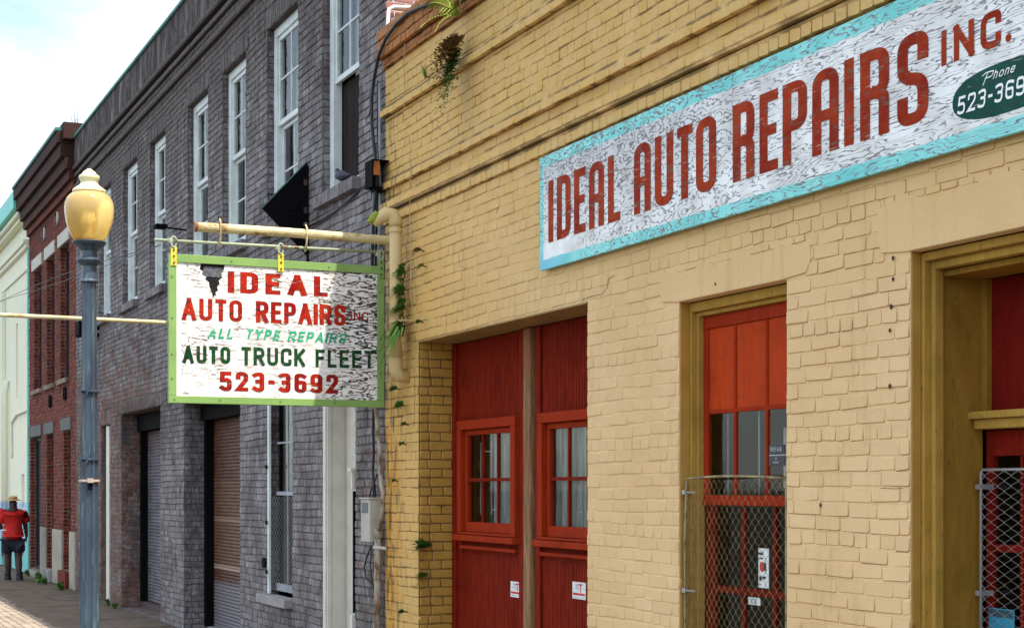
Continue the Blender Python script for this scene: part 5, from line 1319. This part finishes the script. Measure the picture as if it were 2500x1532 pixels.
def fronds(c, n, L, out, droop, rng, spread=.8, leaf=.028):
    mb = MB(); c = Vector(c); out = Vector(out)
    for i in range(n):
        d = (out*rng.uniform(.3, 1) + Vector((rng.uniform(-1,1), rng.uniform(-.7,.05), rng.uniform(-.3,.9)))*spread).normalized(); l = L*rng.uniform(.5, 1.1)
        s_ = d.cross(Vector((0,0,1))).normalized()
        for k in range(1, 9):
            t = k/9; q = c + d*l*t + Vector((0,0,-droop*l*t*t)); lf = leaf*sin(pi*min(1, t*.85+.15))*rng.uniform(.8, 1.2)
            for sg in (1, -1):
                e = q + s_*sg*lf + d*lf*.4 + Vector((0,0,rng.uniform(-.3,.3)*lf)); m_ = (q+e)/2; wv = d*lf*.28
                mb.add([q, m_+wv, e, m_-wv], [(0,1,2,3)])
    return mb
rng = random.Random(77)
def plant(name, u, v, y, label, n, L, kind='fern', m=LF, droop=.5, out=(0,-1,.2), group=None, spread=.8, leaf=.028):
    x_, z_ = W(u, v, y); e = empty(name, (x_, y, z_), label, 'plant' if name != 'palm_seedling' else 'palm', group)
    mb = fronds((x_, y, z_), n, L, out, droop, rng, spread, leaf) if kind == 'fern' else blades((x_, y, z_), n, L, L*.06, out, droop, rng, spread)
    mb.build('leaves', m, e, fixn=False); s_ = MB(); s_.tube([(x_, y+.03, z_-.01), (x_, y-.02, z_+.005)], .006, 5); s_.build('stem', DRY, e); return e
plant('wall_fern', 1042, 1333, .05, 'bushy dark green fern on yellow brick corner beside left red door', 46, .15, droop=.35, out=(.5,-.6,.3), leaf=.045, m=LD)
plant('wall_fern', 1038, 1400, .05, 'smaller drooping fern just below the bushy one on the yellow corner', 18, .12, droop=1.1, out=(.3,-.6,.1), leaf=.03, m=LD)
for (u, v, n, L, lab) in ((984, 662, 26, .13, 'topmost green tuft behind the yellow downpipe'), (986, 705, 40, .15, 'leafy tuft between upper and middle tufts right of downpipe'),
        (984, 752, 46, .16, 'dense green tuft right of the downpipe above its strap'), (968, 947, 16, .09, 'small fern right under the downpipe elbow'),
        (981, 987, 30, .08, 'round dark fern under the downpipe, right of sign corner'), (990, 1034, 8, .05, 'twin sprig of fern on rust stained bricks'),
        (984, 1082, 6, .045, 'tiny sprig of fern halfway up the rust stained corner'), (965, 1172, 6, .04, 'tiny weed beside the conduit clamp on rust stained corner'),
        (986, 1490, 8, .06, 'little fern at the very bottom of rust stained corner'), (1026, 784, 8, .05, 'little weed on yellow wall near the door lintel corner')):
    plant('wall_weed', u, v, -.05, lab, n*2, L, m=LD if n > 60 else LF, droop=.8, group='weeds growing from the corner of yellow wall', leaf=.034 if n > 20 else .026)
plant('spider_plant', 984, 800, -.07, 'long leaved drooping green plant below the downpipe strap', 48, .27, kind='blade', droop=1.3, spread=.7)
plant('wall_weed', 1028, 610, -.03, 'sparse half dry weed on yellow wall right of downpipe hood', 10, .10, m=DRY, droop=.9, group='weeds growing from the corner of yellow wall')
plant('wall_weed', 1034, 648, -.03, 'dry twiggy weed with green leaves right of the downpipe', 12, .10, m=LF, droop=1.2, group='weeds growing from the corner of yellow wall', leaf=.02)
plant('grass_tuft', 1041, 186, -.03, 'single small grass tuft on upper yellow wall below the coping', 12, .12, kind='blade', droop=.2, out=(0,-.3,1), spread=.35)
# creeper climbing behind the downpipe, and dry strings of vine on the wall
x_, z_ = W(984, 720, -.06)
e = empty('creeper', (x_, -.06, z_ - .4), 'leafy green creeper climbing the gap right of the downpipe', 'plant'); mb = MB(); st_ = []
for k in range(11):
    xx_, zz_ = W(983 + 3*sin(k*1.7), 650 + k*17, -.06); st_.append((xx_, -.05, zz_)); q_ = fronds((xx_, -.06, zz_), 12, .085, (.1,-.8,0), .8, rng, 1.0, .034); mb.add(q_.v, q_.f)
mb.build('leaves', LF, e, fixn=False); mb = MB(); mb.tube(st_, .006, 5); mb.build('stem', DRY, e, smooth=True)
for pts_, lab in (([(1000,330),(1003,420),(1000,520),(1004,620),(1001,720),(1010,760)], 'pale dry string of vine hanging down yellow wall right of downpipe'), ([(988,95),(986,160),(989,230),(984,300)], 'thin root string hanging below the clay coloured coping')):
    q = MB(); pp_ = [(W(u, v, -.05)[0], -.05, W(u, v, -.05)[1]) for u, v in pts_]; q.tube(pp_, .0035, 5)
    tag(q.build('dry_vine', simple('dry_vine', (.42,.33,.18)), smooth=True), lab, 'vine')
# palm seedling
x_, z_ = W(1118, 36, -.05)
pm = empty('palm_seedling', (x_, -.05, z_), 'young palm with spiky light green fronds growing out of the yellow parapet', 'palm')
def frond(tipu, tipv, n=13, L=.13):
    tx, tz = W(tipu, tipv, -.35); mb = MB(); a = Vector((x_, -.03, z_)); t_ = Vector((tx, -.35, tz)); mid = (a+t_)/2 + Vector((0,-.05,.07))
    for k in range(1, n+1):
        t = k/n; q = a*(1-t)**2 + mid*2*t*(1-t) + t_*t*t; d = ((mid-a)*(1-t) + (t_-mid)*t).normalized(); s_ = d.cross(Vector((0,-1,.15))).normalized()
        for sg in (1, -1):
            l = L*(1-.45*t)*rng.uniform(.85, 1.1); e = q + (s_*sg*.75 + d*.65).normalized()*l; w_ = d*.007
            mb.add([q-w_, (q+e)/2-w_, e, (q+e)/2+w_, q+w_], [(0,1,2,3,4)])
    mb.tube([a*(1-t)**2 + mid*2*t*(1-t) + t_*t*t for t in (0,.25,.5,.75,1)], [.006,.005,.004,.003,.002], 5)
    mb.build('frond', LP, pm, fixn=False)
frond(1050, 8); frond(1030, 64); frond(1075, -30); frond(1062, 78, 9, .08); frond(1140, -20)
plant('hanging_fern', 1124, 100, -.06, 'dense half dry fern clump hanging from parapet beneath young palm', 90, .30, m=DRY, droop=1.3, out=(0,-.8,-.3), leaf=.045)
plant('hanging_fern', 1120, 118, -.08, 'dark green trailing fern tail below the dry clump', 80, .26, m=LD, droop=2.0, out=(0,-.5,-.8), spread=.4, leaf=.04)
# weeds at the foot of the far walls
for (x_, y_, L, n, lab) in ((-35.7,-.12,.20,24,'weeds by the dark doorway next to the cream building'), (-33.2,-.18,.38,60,'tallest bushy weeds at the middle doorstep of red building'), (-32.4,-.2,.25,34,'low weeds in front of the stone pier base of red building'), (-30.4,-.18,.30,36,'weeds at the joint of red and grey buildings behind lamp post'), (-26.2,-.08,.16,22,'small moss green weeds at foot of bare brick pier'), (-25.4,-.12,.14,18,'creeping weeds at the corner of first shutter doorway')):
    e = empty('weeds', (x_, y_, 0), lab, 'weeds', 'weeds at the foot of the far walls')
    mb = blades((x_, y_, .01), n, L, L*.09, (0,-.3,1.2), .5, rng, .6); mb.v = [(p[0]+(p[0]-x_)*1.2, p[1], max(p[2], .004)) for p in mb.v]; mb.build('leaves', LF, e, fixn=False)
    mb = fronds((x_, y_, .02), n//3, L*.9, (0,-.3,1.0), .4, rng, .7, .05); mb.build('leaves', LD, e, fixn=False)
for (u, v, lab) in ((183, 318, 'thin dry twigs sprouting on the roof edge where red and grey buildings meet'), (40, 492, 'thin dry twigs on the roof edge above the cream building')):
    x_, z_ = W(u, v, .1); e = empty('roof_twigs', (x_, .1, z_), lab, 'twigs', 'twigs on the roof edges')
    mb = MB()
    for k in range(14):
        t_ = Vector((rng.uniform(-.6,.6), rng.uniform(-.1,.1), rng.uniform(.15,.55))); a = Vector((x_+rng.uniform(-.25,.25), .1, z_-.05)); mb.tube([a, a+t_*.5+Vector((0,0,.03)), a+t_], [.006,.004,.002], 4)
    mb.build('twigs', DRY, e, fixn=False)
b = MB(); x_, z_ = W(183, 322, .0); b.box(x_-.25, x_+.25, -.25, .3, 8.3, 8.62); e = empty('chimney_stub', (x_, 0, 8.3), 'short dark brick stub on the roof line between red and grey buildings', 'chimney'); b.build('stub', RB, e, bevel=.02)

# ================================================================== OVERHEAD WIRES
def owire(p, q, sag, r, lab):
    p, q = Vector(p), Vector(q); pts = [p.lerp(q, t/14) - Vector((0,0,sag*4*(t/14)*(1-t/14))) for t in range(15)]
    b = MB(); b.tube(pts, r, 5); o = b.build('overhead_wire', CBL); tag(o, lab, 'wire', 'thin wires over the sidewalk')
def gp(u, v, y): x, z = W(u, v, y); return (x, y, z)
owire(gp(392, 596, -.02), gp(-120, 760, -.9), .12, .006, 'upper thin wire running from the grey wall by the white window down to the left')
owire(gp(392, 600, -.02), gp(-120, 812, -.9), -.25, .006, 'second thin wire below it fanning out towards the cream building')
owire(gp(395, 715, -.02), gp(215, 822, -.35), .05, .008, 'short slack wire from window sill to the bracket behind lamp post')
owire(gp(375, 822, -.02), gp(235, 806, -.30), .06, .008, 'short slack cable ending at an insulator on the weathered wall')
owire(gp(340, 752, -.02), gp(232, 810, -.30), .02, .006, 'shortest thin wire near the lamp post')
x_, z_ = W(205, 800, -.2); e = empty('wall_bracket', (x_, 0, z_), 'dark cable bracket on the wall corner hidden behind lamp post', 'bracket')
b = MB(); b.box(x_-.1, x_+.35, -.34, .0, z_-.16, z_+.10); b.build('box', BLK, e, bevel=.02)

# ================================================================== RENDER
S.render.engine = 'CYCLES'
print('objects', len(bpy.data.objects))
